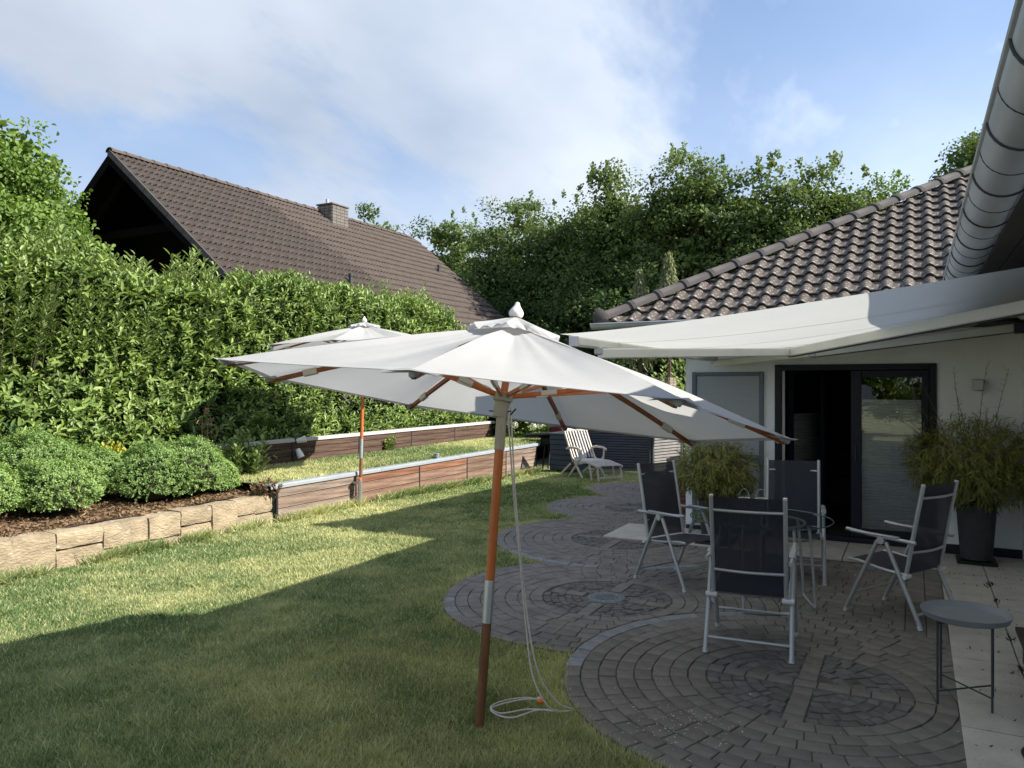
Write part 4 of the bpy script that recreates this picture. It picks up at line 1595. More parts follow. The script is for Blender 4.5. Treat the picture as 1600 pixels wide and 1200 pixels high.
tb = thing('glass_table', 'round glass patio table on bent steel tube legs among the chairs', 'table', (-1.17, 6.78, 0))
g_ = MB()
g_.add([(.578 * math.cos(2 * math.pi * i / 64), .578 * math.sin(2 * math.pi * i / 64), .711) for i in range(64)], [tuple(range(64))])
g_.build('table_top', MAT['tableglass'], tb, True)
g_ = MB()
g_.tube([(.579 * math.cos(2 * math.pi * i / 64), .579 * math.sin(2 * math.pi * i / 64), .711) for i in range(64)], .005, 6, closed=True)
g_.build('rim', MAT['glass_edge'], tb, True)
g_ = MB()
g_.tube([(.36 * math.cos(2 * math.pi * i / 32), .36 * math.sin(2 * math.pi * i / 32), .685) for i in range(32)], .011, 8, closed=True)
g_.build('support_ring', MAT['alu'], tb, True)
for a in (20, 110, 200, 290):
    lp = smooth_path([(.34, -.20, .68), (.36, -.2, .60), (.40, -.2, .08), (.40, -.17, .018), (.40, .17, .018), (.40, .2, .08), (.36, .2, .60), (.34, .20, .68)], 4)
    MB().tube(lp, .0125, 10).build('leg_loop', MAT['alu'], tb, True, rz=R(a))
def lantern(loc, label):
    t = thing('table_lantern', label, 'lantern', loc, 0, 'lanterns on the glass table')
    b = MB()
    b.lathe([(.04, 0), (.046, .004), (.046, .10), (.043, .104), (.043, .006), (.0, .005)], 20)
    b.f = b.f[:-2]
    b.build('jar', MAT['tableglass'], t, True)
    MB().tube([(.047 * math.cos(2 * math.pi * i / 20), .047 * math.sin(2 * math.pi * i / 20), .106) for i in range(20)], .006, 6, closed=True).build('rim', MAT['strap'], t, True)
    MB().tube([(.047 * math.cos(math.pi * i / 14), 0, .105 + .085 * math.sin(math.pi * i / 14)) for i in range(15)], .0022, 6).build('handle', MAT['zinc'], t, True)
    MB().lathe([(.02, .008), (.02, .05), (.003, .055)], 12).build('candle', MAT['white'], t, True)
lantern((-1.36, 7.08, .718), 'glass jar lantern with wire handle on the table, the left of the pair')
lantern((-1.22, 7.12, .718), 'glass jar lantern with wire handle on the table, the right of the pair')

tr = thing('tray_table', 'small round graphite tray table with thin crossed legs by the slab path', 'side table', (.26, 5.2, 0))
b = MB()
b.lathe([(.0, .495), (.20, .495), (.215, .50), (.232, .525), (.236, .525), (.222, .492), (.205, .485), (.0, .485)], 40)
b.f = b.f[:-2]
b.build('tray', MAT['tray'], tr, True)
for a in (40, 130, 220, 310):
    MB().tube([(.19 * math.cos(R(a)), .19 * math.sin(R(a)), 0), (.19 * math.cos(R(a)), .19 * math.sin(R(a)), .488)], .0065, 8).build('leg', MAT['dark_metal'], tr, True)
for a, dz in ((40, 0), (130, .013)):
    for z in (.075, .465):
        MB().tube([(.19 * math.cos(R(a)), .19 * math.sin(R(a)), z + dz), (-.19 * math.cos(R(a)), -.19 * math.sin(R(a)), z + dz)], .005, 8).build('cross_bar', MAT['dark_metal'], tr, True)

bn = thing('low_bench', 'low dark timber bench at the right edge beside the house wall', 'bench', (.78, 5.5, 0))
for k in range(3):
    wb(MB().box((.655 + k * .115, 5.45, .185), (.105, 1.55, .03), bev=.004), 'plank', MAT['bench'], bn)
for yy in (4.85, 6.05):
    wb(MB().box((.77, yy, .085), (.28, .06, .168), bev=.004), 'leg', MAT['dark_metal'], bn)
ps = thing('umbrella_stand', 'black round umbrella stand on the slab path at the right edge of the photo', 'stand', (.66, 4.55, 0))
wb(MB().lathe([(.19, 0), (.195, .012), (.17, .03), (.06, .045), (.035, .055), (.035, .22), (.0, .22)], 28, (.66, 4.55, .007)), 'base', MAT['black'], ps, True)

# ------------------------------------------------------------------ things at the far end
dk = thing('steamer_chair', 'silvered teak steamer lounger standing at the far end of the lawn', 'lounger', (-6.05, 15.1, ground(15.1)), R(-128))
def bar(p, q, w_, h_, name, mat, par, bev=.004):
    p, q = Vector(p), Vector(q)
    d = q - p
    return MB().box((p + q) / 2, (d.length, w_, h_), d.to_track_quat('X', 'Z').to_matrix(), bev=bev).build(name, mat, par)
for sx in (-.27, .27):
    bar((sx, -.28, .34), (sx, -.70, .98), .03, .05, 'back_post', MAT['teak'], dk)
    bar((sx, -.45, .0), (sx, .05, .42), .03, .05, 'leg', MAT['teak'], dk)
    bar((sx, .12, .0), (sx, -.30, .40), .03, .05, 'leg', MAT['teak'], dk)
    bar((sx, -.32, .34), (sx, .30, .36), .03, .05, 'seat_rail', MAT['teak'], dk)
    bar((sx, .30, .36), (sx, .80, .30), .03, .045, 'foot_rail', MAT['teak'], dk)
    bar((sx, .72, .30), (sx, .78, .0), .03, .04, 'leg', MAT['teak'], dk)
    bar((sx, .42, .33), (sx, .50, .0), .03, .04, 'leg', MAT['teak'], dk)
    MB().tube([(sx * 1.12, p[0], p[1]) for p in ((-.50, .58), (-.3, .625), (.0, .62), (.12, .585))], .026, 8).build('armrest', MAT['teak'], dk, True)
    bar((sx, .05, .36), (sx * 1.1, .05, .60), .03, .035, 'arm_post', MAT['teak'], dk)
    bar((sx, -.8, .02), (sx, -.40, .26), .028, .045, 'rear_leg', MAT['teak'], dk)
for k in range(7):
    x = -.21 + .07 * k
    bar((x, -.30, .40), (x, -.67, .95), .032, .014, 'back_slat', MAT['teak'], dk)
for k in range(9):
    y = -.26 + .062 * k
    bar((-.27, y, .372), (.27, y, .372), .045, .014, 'seat_slat', MAT['teak'], dk)
for k in range(8):
    y = .34 + .06 * k
    bar((-.27, y, .375 - (y - .3) * .12), (.27, y, .375 - (y - .3) * .12), .04, .014, 'foot_slat', MAT['teak'], dk)
MB().box((0, -.70, .985), (.62, .04, .12), Matrix.Rotation(R(33), 3, 'X'), bev=.018).build('head_rail', MAT['teak'], dk)
bar((-.27, .76, .08), (.27, .76, .08), .03, .04, 'stretcher', MAT['teak'], dk)

def slat_screen(name, label, p, q, z0, z1, n, mat):
    p, q = Vector((p[0], p[1], 0)), Vector((q[0], q[1], 0))
    t = thing(name, label, 'screen', (p.x, p.y, z0))
    d = (q - p)
    rot = d.to_track_quat('X', 'Z').to_matrix()
    for i in range(n):
        z = z0 + (z1 - z0) * (i + .5) / n
        wb(MB().box((p + q) / 2 + Vector((0, 0, z)), (d.length, .022, (z1 - z0) / n * .74), rot, bev=.003), 'slat', mat, t)
    for e in (p, q):
        wb(MB().box(e + Vector((0, 0, (z0 + z1) / 2)), (.06, .06, z1 - z0 + .02), rot, bev=.004), 'post', MAT['dark_metal'], t)
    wb(MB().box((p + q) / 2 + Vector((0, 0, (z0 + z1) / 2)) + rot @ Vector((0, .045, 0)), (d.length, .012, z1 - z0 - .05), rot), 'backing', MAT['black'], t)
slat_screen('slatted_screen', 'dark grey horizontal slatted screen behind the steamer lounger', (-7.25, 17.0), (-5.45, 17.2), -.16, 1.15, 22, MAT['slat'])
slat_screen('slatted_screen', 'pale weathered slatted screen set at an angle beyond the dark one', (-5.38, 17.25), (-5.0, 18.3), -.16, 1.1, 18, MAT['slat_pale'])
sb = thing('storage_box', 'dark slate plastic storage box between the grill and the lounger', 'box', (-7.05, 16.2, -.15))
for k in range(7):
    wb(MB().box((-7.05, 16.2, -.05 + k * .115), (.66, .6, .108), bev=.012), 'panel', MAT['slate'], sb)
wb(MB().box((-7.05, 16.2, .715), (.7, .64, .05), bev=.015), 'lid', MAT['slate'], sb)
gl = thing('grill', 'black covered grill with a flat wing lid at the end of the timber wall', 'grill', (-7.55, 16.35, -.15))
b = MB()
b.box((-7.62, 16.3, .68), (.95, .5, .07), Matrix.Rotation(R(-4), 3, 'Y'), bev=.03)
wb(b, 'lid', MAT['black'], gl)
wb(MB().box((-7.5, 16.35, .52), (.5, .42, .24), bev=.05), 'fire_box', MAT['black'], gl)
for sx, sy in ((-.2, -.15), (.2, -.15), (-.2, .15), (.2, .15)):
    wb(MB().tube([(-7.5 + sx * .7, 16.35 + sy, .45), (-7.5 + sx, 16.35 + sy, -.16)], .02, 8), 'leg', MAT['dark_metal'], gl)
mc = thing('maroon_cover', 'dark red cloth cover standing behind the black grill', 'cover', (-7.9, 17.2, -.15))
b = MB()
b.lathe([(.36, -.15), (.37, .3), (.34, .75), (.25, 1.0), (.1, 1.1)], 14, (-7.7, 17.35, 0))
wb(b, 'cover', MAT['maroon'], mc, True)
wb(MB().lathe([(.375, .02), (.383, .04), (.375, .06)], 14, (-7.7, 17.35, 0)), 'tie_band', MAT['black'], mc, True)

def brick_block(name, label, cat, cx, cy, z0, wx, wy, rows, nx, ny, mat, bh=.07):
    t = thing(name, label, cat, (cx, cy, z0))
    wb(MB().box((cx, cy, z0 + rows * bh / 2), (wx - .03, wy - .03, rows * bh - .01)), 'core', MAT['joint'], t)
    for r in range(rows):
        z = z0 + (r + .5) * bh
        for i in range(nx):
            x = cx - wx / 2 + wx * (i + .5) / nx
            for yy in (cy - wy / 2, cy + wy / 2):
                wb(MB().box((x + (r % 2) * .01, yy, z), (wx / nx - .01, .05, bh - .01), bev=.004), 'brick', mat, t)
        for i in range(ny):
            y = cy - wy / 2 + wy * (i + .5) / ny
            for xx in (cx - wx / 2, cx + wx / 2):
                wb(MB().box((xx, y, z), (.05, wy / ny - .01, bh - .01), bev=.004), 'brick', mat, t)
    return t
brick_block('brick_planter', 'low dark red brick planter beside the corner of the white wing', 'planter', -3.02, 11.2, -.05, .5, .5, 8, 2, 2, MAT['brick'])
brick_block('stone_planter', 'pale stone planter with greenery beyond the pale slatted screen', 'planter', -4.25, 16.4, -.16, .9, .6, 6, 3, 2, MAT['brick_pale'])
brick_block('brick_pillar', 'pale weathered brick pillar in front of the far trees left of the wing', 'pillar', -6.1, 20.0, -.3, .8, .6, 31, 3, 2, MAT['brick_pale'], .075)

# garden ornament, spot lamps, little stack lamp
orn = thing('garden_ornament', 'rusty scrolled iron garden stake behind the boxwood bushes', 'ornament', (-9.3, 7.95, .42))
def scroll(cx, cz, r, a0, turns, n=26, sg=1):
    return [(0, cx + sg * r * (1 - .72 * i / n) * math.cos(a0 + turns * 2 * math.pi * i / n), cz + r * (1 - .72 * i / n) * math.sin(a0 + turns * 2 * math.pi * i / n)) for i in range(n + 1)]
o_ = MB()
o_.tube([(0, 0, -.1), (0, 0, .45)], .007, 6)
wb_ = lambda m, nm: m.build(nm, MAT['rust'], orn, True)
wb_(o_, 'stake')
wb_(MB().tube([(0, -.05, .45), (0, -.06, .86)], .006, 6).tube([(0, .05, .45), (0, .04, .86)], .006, 6), 'upright')
for (cx, cz, r, a0, tn, sg) in ((-.09, .85, .06, 0, 1.2, -1), (.09, .87, .06, 0, 1.2, 1), (.10, .62, .10, 1.2, 1.0, 1), (-.07, .40, .07, -1.0, 1.1, -1), (.09, .38, .07, -1.0, 1.1, 1), (.13, .76, .14, -1.2, .55, 1), (.0, .47, .05, 0, 1.3, 1)):
    wb_(MB().tube(scroll(cx, cz, r, a0, tn, sg=sg), .0065, 6), 'scroll')
fl = MB()
for k in range(6):
    a = k * math.pi / 3
    fl.lathe([(.0, -.006), (.022, -.004), (.022, .004), (.0, .006)], 8, (0, .03 + .03 * math.cos(a), 1.03 + .03 * math.sin(a)), (1, .2, .3))
wb_(fl, 'flower')
for i, (yy, zz, lab) in enumerate(((9.99, .89, 'white spot lamp on top of the upper timber wall post'), (9.94, .66, 'white spot lamp hanging halfway down the upper timber wall post'))):
    sp_ = thing('spot_lamp', lab, 'spot lamp', (-9.40, yy, zz), 0, 'spot lamps on the upper wall')
    ax_ = (.75, .55, .25) if i == 0 else (.4, .2, -1)
    MB().lathe([(.02, -.09), (.04, -.08), (.052, .0), (.062, .07), (.056, .074), (.045, .02), (.0, .02)], 16, (.06, .02, 0), ax_).build('shade', MAT['white'], sp_, True)
    MB().tube([(.0, -.03, 0), (.05, .0, 0)], .012, 8).build('arm', MAT['dark_metal'], sp_)
    MB().box((-.012, -.04, 0), (.03, .05, .08), bev=.006).build('base', MAT['dark_metal'], sp_)
ln = thing('cap_lantern', 'small ribbed metal lantern standing on the zinc cap of the lower timber wall', 'lantern', (-7.70, 11.72, .495))
for k in range(4):
    MB().lathe([(.035, 0), (.05, .004), (.05, .016), (.035, .02)], 16, (0, 0, k * .026)).build('ring', MAT['cap'], ln, True)
MB().lathe([(.028, 0), (.028, .1)], 12).build('core', MAT['dark_metal'], ln, True)

# ------------------------------------------------------------------ vegetation
def unit(a):
    return a / np.maximum(np.linalg.norm(a, axis=1), 1e-9)[:, None]
def leaf_mesh(name, pos, axis, nrm, L, Wd, mat, tint, parent=None, shape='leaf', fold=.25, droop=.15):
    """folded pointed leaves: base, two shoulders each side, tip (two quads a leaf)"""
    axis = unit(axis)
    nrm = unit(nrm - axis * (nrm * axis).sum(1)[:, None])
    side = np.cross(axis, nrm)
    n = len(pos)
    L = np.broadcast_to(L, n)[:, None]
    Wd = np.broadcast_to(Wd, n)[:, None]
    if shape == 'leaf':
        b = pos
        t = pos + axis * L - nrm * L * droop
        m1 = pos + axis * L * .33 + nrm * Wd * fold
        m2 = pos + axis * L * .72 - nrm * L * droop * .35 + nrm * Wd * fold
        V = np.stack([b, m1 + side * Wd * .5, m2 + side * Wd * .42, t, m2 - side * Wd * .42, m1 - side * Wd * .5], 1)
        F = np.array([[0, 1, 2, 3], [0, 3, 4, 5]])
    else:
        b = pos
        t = pos + axis * L - nrm * L * droop
        m = pos + axis * L * .5
        V = np.stack([b, m + side * Wd * .5, t, m - side * Wd * .5], 1)
        F = np.array([[0, 1, 2, 3]])
    k = V.shape[1]
    faces = (F[None] + (np.arange(n) * k)[:, None, None]).reshape(-1, 4)
    return mesh_np(name, V.reshape(-1, 3), faces, mat, np.repeat(np.clip(tint, 0, 1), k), parent)

def sphere_dirs(g, n):
    return unit(g.normal(size=(n, 3)))

def clump_crown(g, ells, nclump, per, cr, up=.35, inner=.25):
    """leaf positions in clumps over a set of ellipsoids (centre, radii); returns pos, outward, tint bias"""
    vol = np.array([e[1][0] * e[1][1] * e[1][2] for e in ells]) ** (2 / 3)
    which = g.choice(len(ells), nclump, p=vol / vol.sum())
    P, O, T = [], [], []
    ec = np.array([e[0] for e in ells])
    er = np.array([e[1] for e in ells])
    d = sphere_dirs(g, nclump)
    rad = np.where(g.random(nclump) < inner, g.uniform(.35, .8, nclump), g.uniform(.82, 1.0, nclump))
    cc = ec[which] + d * er[which] * rad[:, None]
    cb = g.normal(0, .13, nclump)
    k = g.integers(0, nclump, nclump * per)
    dd = sphere_dirs(g, len(k))
    dd[:, 2] = dd[:, 2] * .75 + up * .5
    rr = cr * g.uniform(.7, 1.3, nclump)[k] * g.random(len(k)) ** .45
    P = cc[k] + dd * rr[:, None] * np.array([1, 1, .75])
    O = unit(dd + d[k] * .8)
    return P, O, cb[k] + .25 * dd[:, 2] * .6, np.where(rad[k] < .81, 1.7, 1.0)

def branches(g, base, ells, r0, nlimb, bend=.3):
    b = MB()
    ctr = np.mean([e[0] for e in ells], axis=0)
    top = max(e[0][2] for e in ells)
    p0 = Vector(base)
    p1 = Vector((ctr[0], ctr[1], top))
    mid = p0.lerp(p1, .5) + Vector((g.uniform(-bend, bend), g.uniform(-bend, bend), 0))
    tp = smooth_path([p0, mid, p1], 6)
    b.tube(tp, [r0 * (1 - .75 * i / (len(tp) - 1)) for i in range(len(tp))], 8)
    lb = []
    for k in range(nlimb):
        e = ells[k % len(ells)]
        d = sphere_dirs(g, 1)[0]
        d[2] = abs(d[2]) * .7
        q = Vector(np.array(e[0]) + d * np.array(e[1]) * .75)
        s = tp[int(g.uniform(.25, .8) * (len(tp) - 1))]
        m = s.lerp(q, .5) + Vector((0, 0, -.15 * (q - s).length * .5))
        pp = smooth_path([s, m, q], 4)
        b.tube(pp, [r0 * .36 * (1 - .8 * i / (len(pp) - 1)) for i in range(len(pp))], 6)
    return b

def tree(name, label, base, ells, nclump, per, cr, L, Wd, mat, seed, cat='tree', group=None, r0=.16, nlimb=8, shoots=0, shape='quad', trunk=True, tint0=.42):
    g = np.random.default_rng(seed)
    t = thing(name, label, cat, base, 0, group)
    P, O, T, SZ = clump_crown(g, ells, nclump, per, cr, .35, .42)
    n = len(P)
    A = unit(O * .6 + g.normal(size=(n, 3)) * .7)
    Nn = unit(O + g.normal(size=(n, 3)) * .45 + np.array([0, 0, .5]))
    tint = tint0 + T + g.normal(0, .15, n)
    if shoots:
        S, SA, ST = [], [], []
        for k in range(shoots):
            e = ells[g.integers(0, len(ells))]
            a = g.uniform(0, 2 * np.pi)
            rr = math.sqrt(g.random()) * .95
            x = e[0][0] + e[1][0] * rr * math.cos(a)
            y = e[0][1] + e[1][1] * rr * math.sin(a)
            z = e[0][2] + e[1][2] * math.sqrt(max(0, 1 - rr * rr)) * .98
            h = g.uniform(.15, .6) * cr * 1.1
            m = 30
            zz = np.linspace(0, h, m)
            S.append(np.stack([x + g.normal(0, .03, m) + zz * g.uniform(-.12, .12), y + g.normal(0, .03, m) + zz * g.uniform(-.12, .12), z + zz], 1))
            SA.append(sphere_dirs(g, m) * .8 + np.array([0, 0, .8]))
            ST.append(np.full(m, .65) + zz / h * .25)
        S, SA, ST = np.concatenate(S), np.concatenate(SA), np.concatenate(ST)
        P = np.concatenate([P, S])
        A = np.concatenate([A, SA])
        Nn = np.concatenate([Nn, sphere_dirs(g, len(S)) + np.array([0, 0, .4])])
        tint = np.concatenate([tint, ST])
        SZ = np.concatenate([SZ, np.ones(len(S))])
        n = len(P)
    ls = L * g.uniform(.7, 1.3, n) * SZ
    o = leaf_mesh('crown', P, A, Nn, ls, ls * Wd, mat, tint, None, shape)
    under(o, t)
    if trunk:
        wb(branches(g, base, ells, r0, nlimb), 'trunk', MAT['bark'], t, True)
    return t

# --- trees behind the garden
def wpx(px, py, Y):
    """where the sight line of a photo pixel meets the vertical plane at depth Y"""
    a = (px - 800) / 1200
    rx, ry, rz_ = a * math.cos(th) - math.sin(th), a * math.sin(th) + math.cos(th), -(py - 599) / 1200
    t = Y / ry
    return t * rx, Y, CAM_H + t * rz_
def back_tree(label, px, py, wpx_, Y, mat, seed, L=.17, lowz=1.0, shoots=40, name='broadleaf_tree', nclump=150, tint0=.42, dep=2.4):
    x, _, ztop = wpx(px, py, Y)
    d = -x * math.sin(th) + Y * math.cos(th)
    hw = wpx_ / 1200 * d / 2
    g = np.random.default_rng(seed)
    hz = (ztop - lowz)
    ells = []
    for k in range(5):
        f = k / 4
        ells.append(((x + g.uniform(-.3, .3) * hw, Y + g.uniform(-.5, .5), lowz + hz * (.2 + .62 * f)), (hw * (1.0 - .26 * f) * g.uniform(.85, 1.1), dep * (1 - .3 * f), hz * .235)))
    for sg in (-1, 1):
        ells.append(((x + sg * hw * .55, Y + g.uniform(-.6, .4), lowz + hz * g.uniform(.5, .68)), (hw * .5, dep * .7, hz * .22)))
    return tree(name, label, (x, Y, -.5), ells, int(nclump * 2.1), 112, .12 * hz if hz < 6 else .62, L * .64, .78, mat, seed, 'tree', 'trees behind the garden', .2, 12, shoots, 'quad', True, tint0)
back_tree('small dark tree peeping over the neighbour roof beside the chimney', 585, 338, 95, 36, MAT['bgleaf'], 101, .2, 3.0, 16, nclump=110)
back_tree('broad tree with ochre-tinged top just right of the neighbour roof end', 690, 346, 185, 31, MAT['bgleaf2'], 102, .18, -.3, 30, tint0=.5)
back_tree('dark layered tree behind the near parasol finial', 800, 322, 200, 28.5, MAT['bgleaf2'], 103, .17, -.3, 40, nclump=230, tint0=.36)
back_tree('tree with a small pointed top left of the tall hornbeam row', 880, 325, 150, 27.5, MAT['bgleaf2'], 104, .16, -.3, 34, nclump=170, tint0=.38)
back_tree('leftmost tall hornbeam of the row, with feathery upright shoots', 970, 283, 160, 26.5, MAT['bgleaf'], 105, .16, -.3, 90, nclump=200)
back_tree('tallest hornbeam of the row, standing over the weeping conifers', 1050, 270, 140, 26, MAT['bgleaf'], 106, .16, -.3, 110, nclump=220, tint0=.46)
back_tree('hornbeam in the middle of the row above the left half of the wing roof', 1140, 276, 170, 26, MAT['bgleaf'], 107, .16, -.3, 100, nclump=200)
back_tree('hornbeam with a rounded clump on top above the wing roof slope', 1220, 276, 160, 26, MAT['bgleaf'], 108, .16, -.3, 80, nclump=180, tint0=.40)
back_tree('lower hornbeam near the right end of the row', 1305, 284, 170, 26.5, MAT['bgleaf'], 109, .16, -.3, 80, nclump=170)
back_tree('pale green tree at the right end of the row beside the hip', 1400, 288, 170, 27, MAT['hazel'], 110, .16, -.3, 80, nclump=150, tint0=.5)
back_tree('distant tree showing between the roof ridge and the big gutter', 1545, 215, 130, 30, MAT['bgleaf2'], 111, .18, 2, 26, nclump=130, tint0=.35)
back_tree('dark tree filling the gap low behind the near parasol', 905, 430, 230, 24.5, MAT['bgleaf2'], 112, .15, -.5, 0, nclump=170, tint0=.22)
back_tree('dark tree low behind the hip end of the wing roof', 1010, 440, 200, 24.0, MAT['bgleaf2'], 113, .15, -.5, 0, nclump=150, tint0=.22)
back_tree('dark tree low behind the neighbour roof corner', 745, 440, 200, 26.0, MAT['bgleaf2'], 114, .15, -.5, 0, nclump=150, tint0=.22)

# --- two weeping conifers
def weeping(label, px, py, wp, Y, seed):
    g = np.random.default_rng(seed)
    x, _, zt = wpx(px, py, Y)
    d = -x * math.sin(th) + Y * math.cos(th)
    hw = wp / 1200 * d / 2
    base = (x, Y, -.5)
    t = thing('weeping_conifer', label, 'tree', base, 0, 'weeping conifers')
    P, A = [], []
    ns = 420
    for k in range(ns):
        f = g.random() ** .8
        a = g.uniform(0, 2 * np.pi)
        r = hw * (.12 + .9 * f) * g.uniform(.6, 1.05)
        z0 = zt - .1 - (zt - 2.6) * .55 * f * g.uniform(.8, 1.1)
        ln = g.uniform(.6, 1.5)
        m = 26
        tt = np.linspace(0, 1, m)
        P.append(np.stack([x + r * np.cos(a) * (.55 + .45 * np.sqrt(tt)) + g.normal(0, .025, m), Y + r * np.sin(a) * (.55 + .45 * np.sqrt(tt)) + g.normal(0, .025, m), z0 - ln * tt ** 1.2], 1))
        A.append(np.stack([g.normal(0, .35, m), g.normal(0, .35, m), np.full(m, -1.0)], 1))
    P, A = np.concatenate(P), np.concatenate(A)
    n = len(P)
    o = leaf_mesh('crown', P, A, sphere_dirs(g, n), g.uniform(.08, .17, n), .035, MAT['weep'], g.normal(.5, .2, n), None, 'quad')
    under(o, t)
    wb(MB().tube([(x, Y, -.5), (x, Y, zt - .1)], [.12, .02], 8), 'trunk', MAT['bark'], t, True)
weeping('taller pale weeping conifer in front of the hornbeams', 1045, 384, 64, 20.6, 121)
weeping('shorter pale weeping conifer left of the taller one', 1000, 412, 52, 20.4, 122)

# --- tree over the hedge on the left
tree('hazel_tree', 'bright green hazel tree rising over the left end of the hedge', (-13.6, 8.1, -.3),
     [((-13.9, 7.0, 5.75), (1.1, 1.1, .85)), ((-13.8, 7.35, 5.4), (1.1, .95, .85)), ((-13.7, 7.6, 4.9), (1.2, .95, .9)), ((-13.9, 6.5, 4.9), (1.5, 1.2, 1.2)), ((-13.0, 7.75, 4.0), (1.05, .9, .75)), ((-12.9, 6.8, 3.9), (1.6, 1.3, 1.0)), ((-12.4, 8.3, 3.55), (.7, .6, .45))],
     300, 90, .36, .075, .68, MAT['hazel'], 131, 'tree', None, .12, 12, 20, 'leaf', True, .5)

# --- laurel hedge: shoots of glossy leaves over a clipped face
def hedge(name, label, face, n_shoots, L, mat, seed, per=9, tintf=None, cat='hedge', jut=.16, parts=None):
    g = np.random.default_rng(seed)
    pos, nrm, upv = face(g, n_shoots)
    big = vnoise(pos[:, 1] * 1.4 + 5, pos[:, 2] * 1.4 + 3, seed)
    pos = pos + nrm * ((big - .5) * np.where(pos[:, 1] > 9, .12, .28))[:, None]
    ax = unit(nrm * g.uniform(.15, .8, n_shoots)[:, None] + np.array([0, 0, 1]) * g.uniform(.5, 1.4, n_shoots)[:, None] + g.normal(0, .3, (n_shoots, 3)))
    slen = g.uniform(.08, .34, n_shoots) * (L / .13)
    k = np.repeat(np.arange(n_shoots), per)
    j = np.tile(np.arange(per), n_shoots)
    f = (j + g.uniform(0, .6, len(j))) / per
    P = pos[k] + ax[k] * (slen[k] * f)[:, None]
    ph = j * 2.4 + g.uniform(0, 6.28, n_shoots)[k]
    e1 = unit(np.cross(ax, np.array([.3, .9, .1])))
    e2 = np.cross(ax, e1)
    rad = e1[k] * np.cos(ph)[:, None] + e2[k] * np.sin(ph)[:, None]
    A = unit(rad + ax[k] * (.45 + 1.2 * f)[:, None] + g.normal(0, .15, P.shape))
    Nn = unit(ax[k] * 1.0 - rad * .4 + nrm[k] * .25 + np.array([0, 0, .35]) + g.normal(0, .2, P.shape))
    Ls = L * g.uniform(.55, 1.2, len(P)) * (1.05 - .35 * f) * np.where(P[:, 1] > 9.3, .82, 1.0)
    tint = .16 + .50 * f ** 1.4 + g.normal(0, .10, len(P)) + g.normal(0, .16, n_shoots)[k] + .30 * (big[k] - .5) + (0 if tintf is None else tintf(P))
    return P, A, Nn, Ls, tint
HX = -9.95
def face_main(g, n):
    y = g.uniform(4.0, 17.0, n)
    zt = 3.46 + .05 * np.sin(y * 1.3) + .05 * np.sin(y * 3.1 + 1)
    zt = np.where(y > 15.6, zt - (y - 15.6) * .9, zt)
    zt = np.where(y < 9.3, zt - .28, zt)
    kind = g.random(n)
    z = .62 + (zt - .62) * g.random(n) ** .92
    x = HX + .10 * np.sin(z * 2.2) - g.random(n) ** 2 * .35 + .12 * (z < 1.2)
    nr_ = np.tile(np.array([1.0, -.15, .15]), (n, 1))
    top = kind < .24
    x = np.where(top, HX - g.random(n) * 1.1, x)
    z = np.where(top, zt + g.normal(0, .05, n), z)
    nr_[top] = (.25, 0, 1)
    z = np.where((y < 8.2) & (z < .75) & ~top, .75, z)
    return np.stack([x, y, z], 1), unit(nr_), None
hg = thing('laurel_hedge', 'long tall glossy cherry laurel hedge above the upper timber wall', 'hedge', (-10.6, 10.5, .4))
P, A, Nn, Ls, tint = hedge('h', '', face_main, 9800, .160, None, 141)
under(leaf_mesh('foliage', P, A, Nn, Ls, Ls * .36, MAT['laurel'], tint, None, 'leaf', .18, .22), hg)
g = np.random.default_rng(142)
st = MB()
for k in range(160):
    yy, zz = g.uniform(4.2, 16.5), g.uniform(.6, 2.6)
    p = Vector((HX - .35, yy, zz))
    q = p + Vector((g.uniform(.2, .5), g.uniform(-.2, .2), g.uniform(.3, .8)))
    st.tube(smooth_path([p, p.lerp(q, .5) + Vector((.06, 0, -.04)), q], 3), [.011, .010, .009, .008, .007, .006, .005][:7], 5)
wb(st, 'branches', MAT['bark'], hg)['kind'] = 'stuff'
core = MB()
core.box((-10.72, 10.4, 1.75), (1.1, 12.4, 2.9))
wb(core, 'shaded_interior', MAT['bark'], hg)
# taller willow-leaved shrubs at the left end, in front of the laurel top
def upright_shrub(name, label, cx, cy, z0, z1, rx, ry, n, L, Wd, mat, seed, cat='shrub', group=None, flare=.35, m=22, tint0=.5):
    g = np.random.default_rng(seed)
    t = thing(name, label, cat, (cx, cy, z0), 0, group)
    P, A, N_, T = [], [], [], []
    st = MB()
    for k in range(n):
        a = g.uniform(0, 2 * np.pi)
        r = math.sqrt(g.random())
        bx_, by_ = cx + rx * r * math.cos(a), cy + ry * r * math.sin(a)
        h = (z1 - z0) * g.uniform(.55, 1.08) * (1 - .3 * r * r)
        lx, ly = flare * r * math.cos(a) * rx, flare * r * math.sin(a) * ry
        tt = np.sort(g.uniform(.12, 1, m))
        px_ = bx_ + lx * tt + g.normal(0, .012, m)
        py_ = by_ + ly * tt + g.normal(0, .012, m)
        pz_ = z0 + h * tt
        ph = np.arange(m) * 2.4 + g.uniform(0, 6)
        P.append(np.stack([px_, py_, pz_], 1))
        A.append(np.stack([np.cos(ph), np.sin(ph), .55 + .8 * tt], 1))
        N_.append(np.stack([-np.cos(ph) * .5, -np.sin(ph) * .5, np.ones(m)], 1))
        T.append(tint0 - .2 + .4 * tt + g.normal(0, .12, m))
        if k < 40:
            st.tube([(bx_, by_, z0 - .05), (bx_ + lx, by_ + ly, z0 + h * .97)], [.005, .002], 4)
    P, A, N_, T = map(np.concatenate, (P, A, N_, T))
    Ls_ = L * g.uniform(.6, 1.2, len(P))
    under(leaf_mesh('foliage', P, A, N_, Ls_, Ls_ * Wd, mat, T, None, 'leaf', .15, .15), t)
    wb(st, 'stems', MAT['bark'], t)
    return t
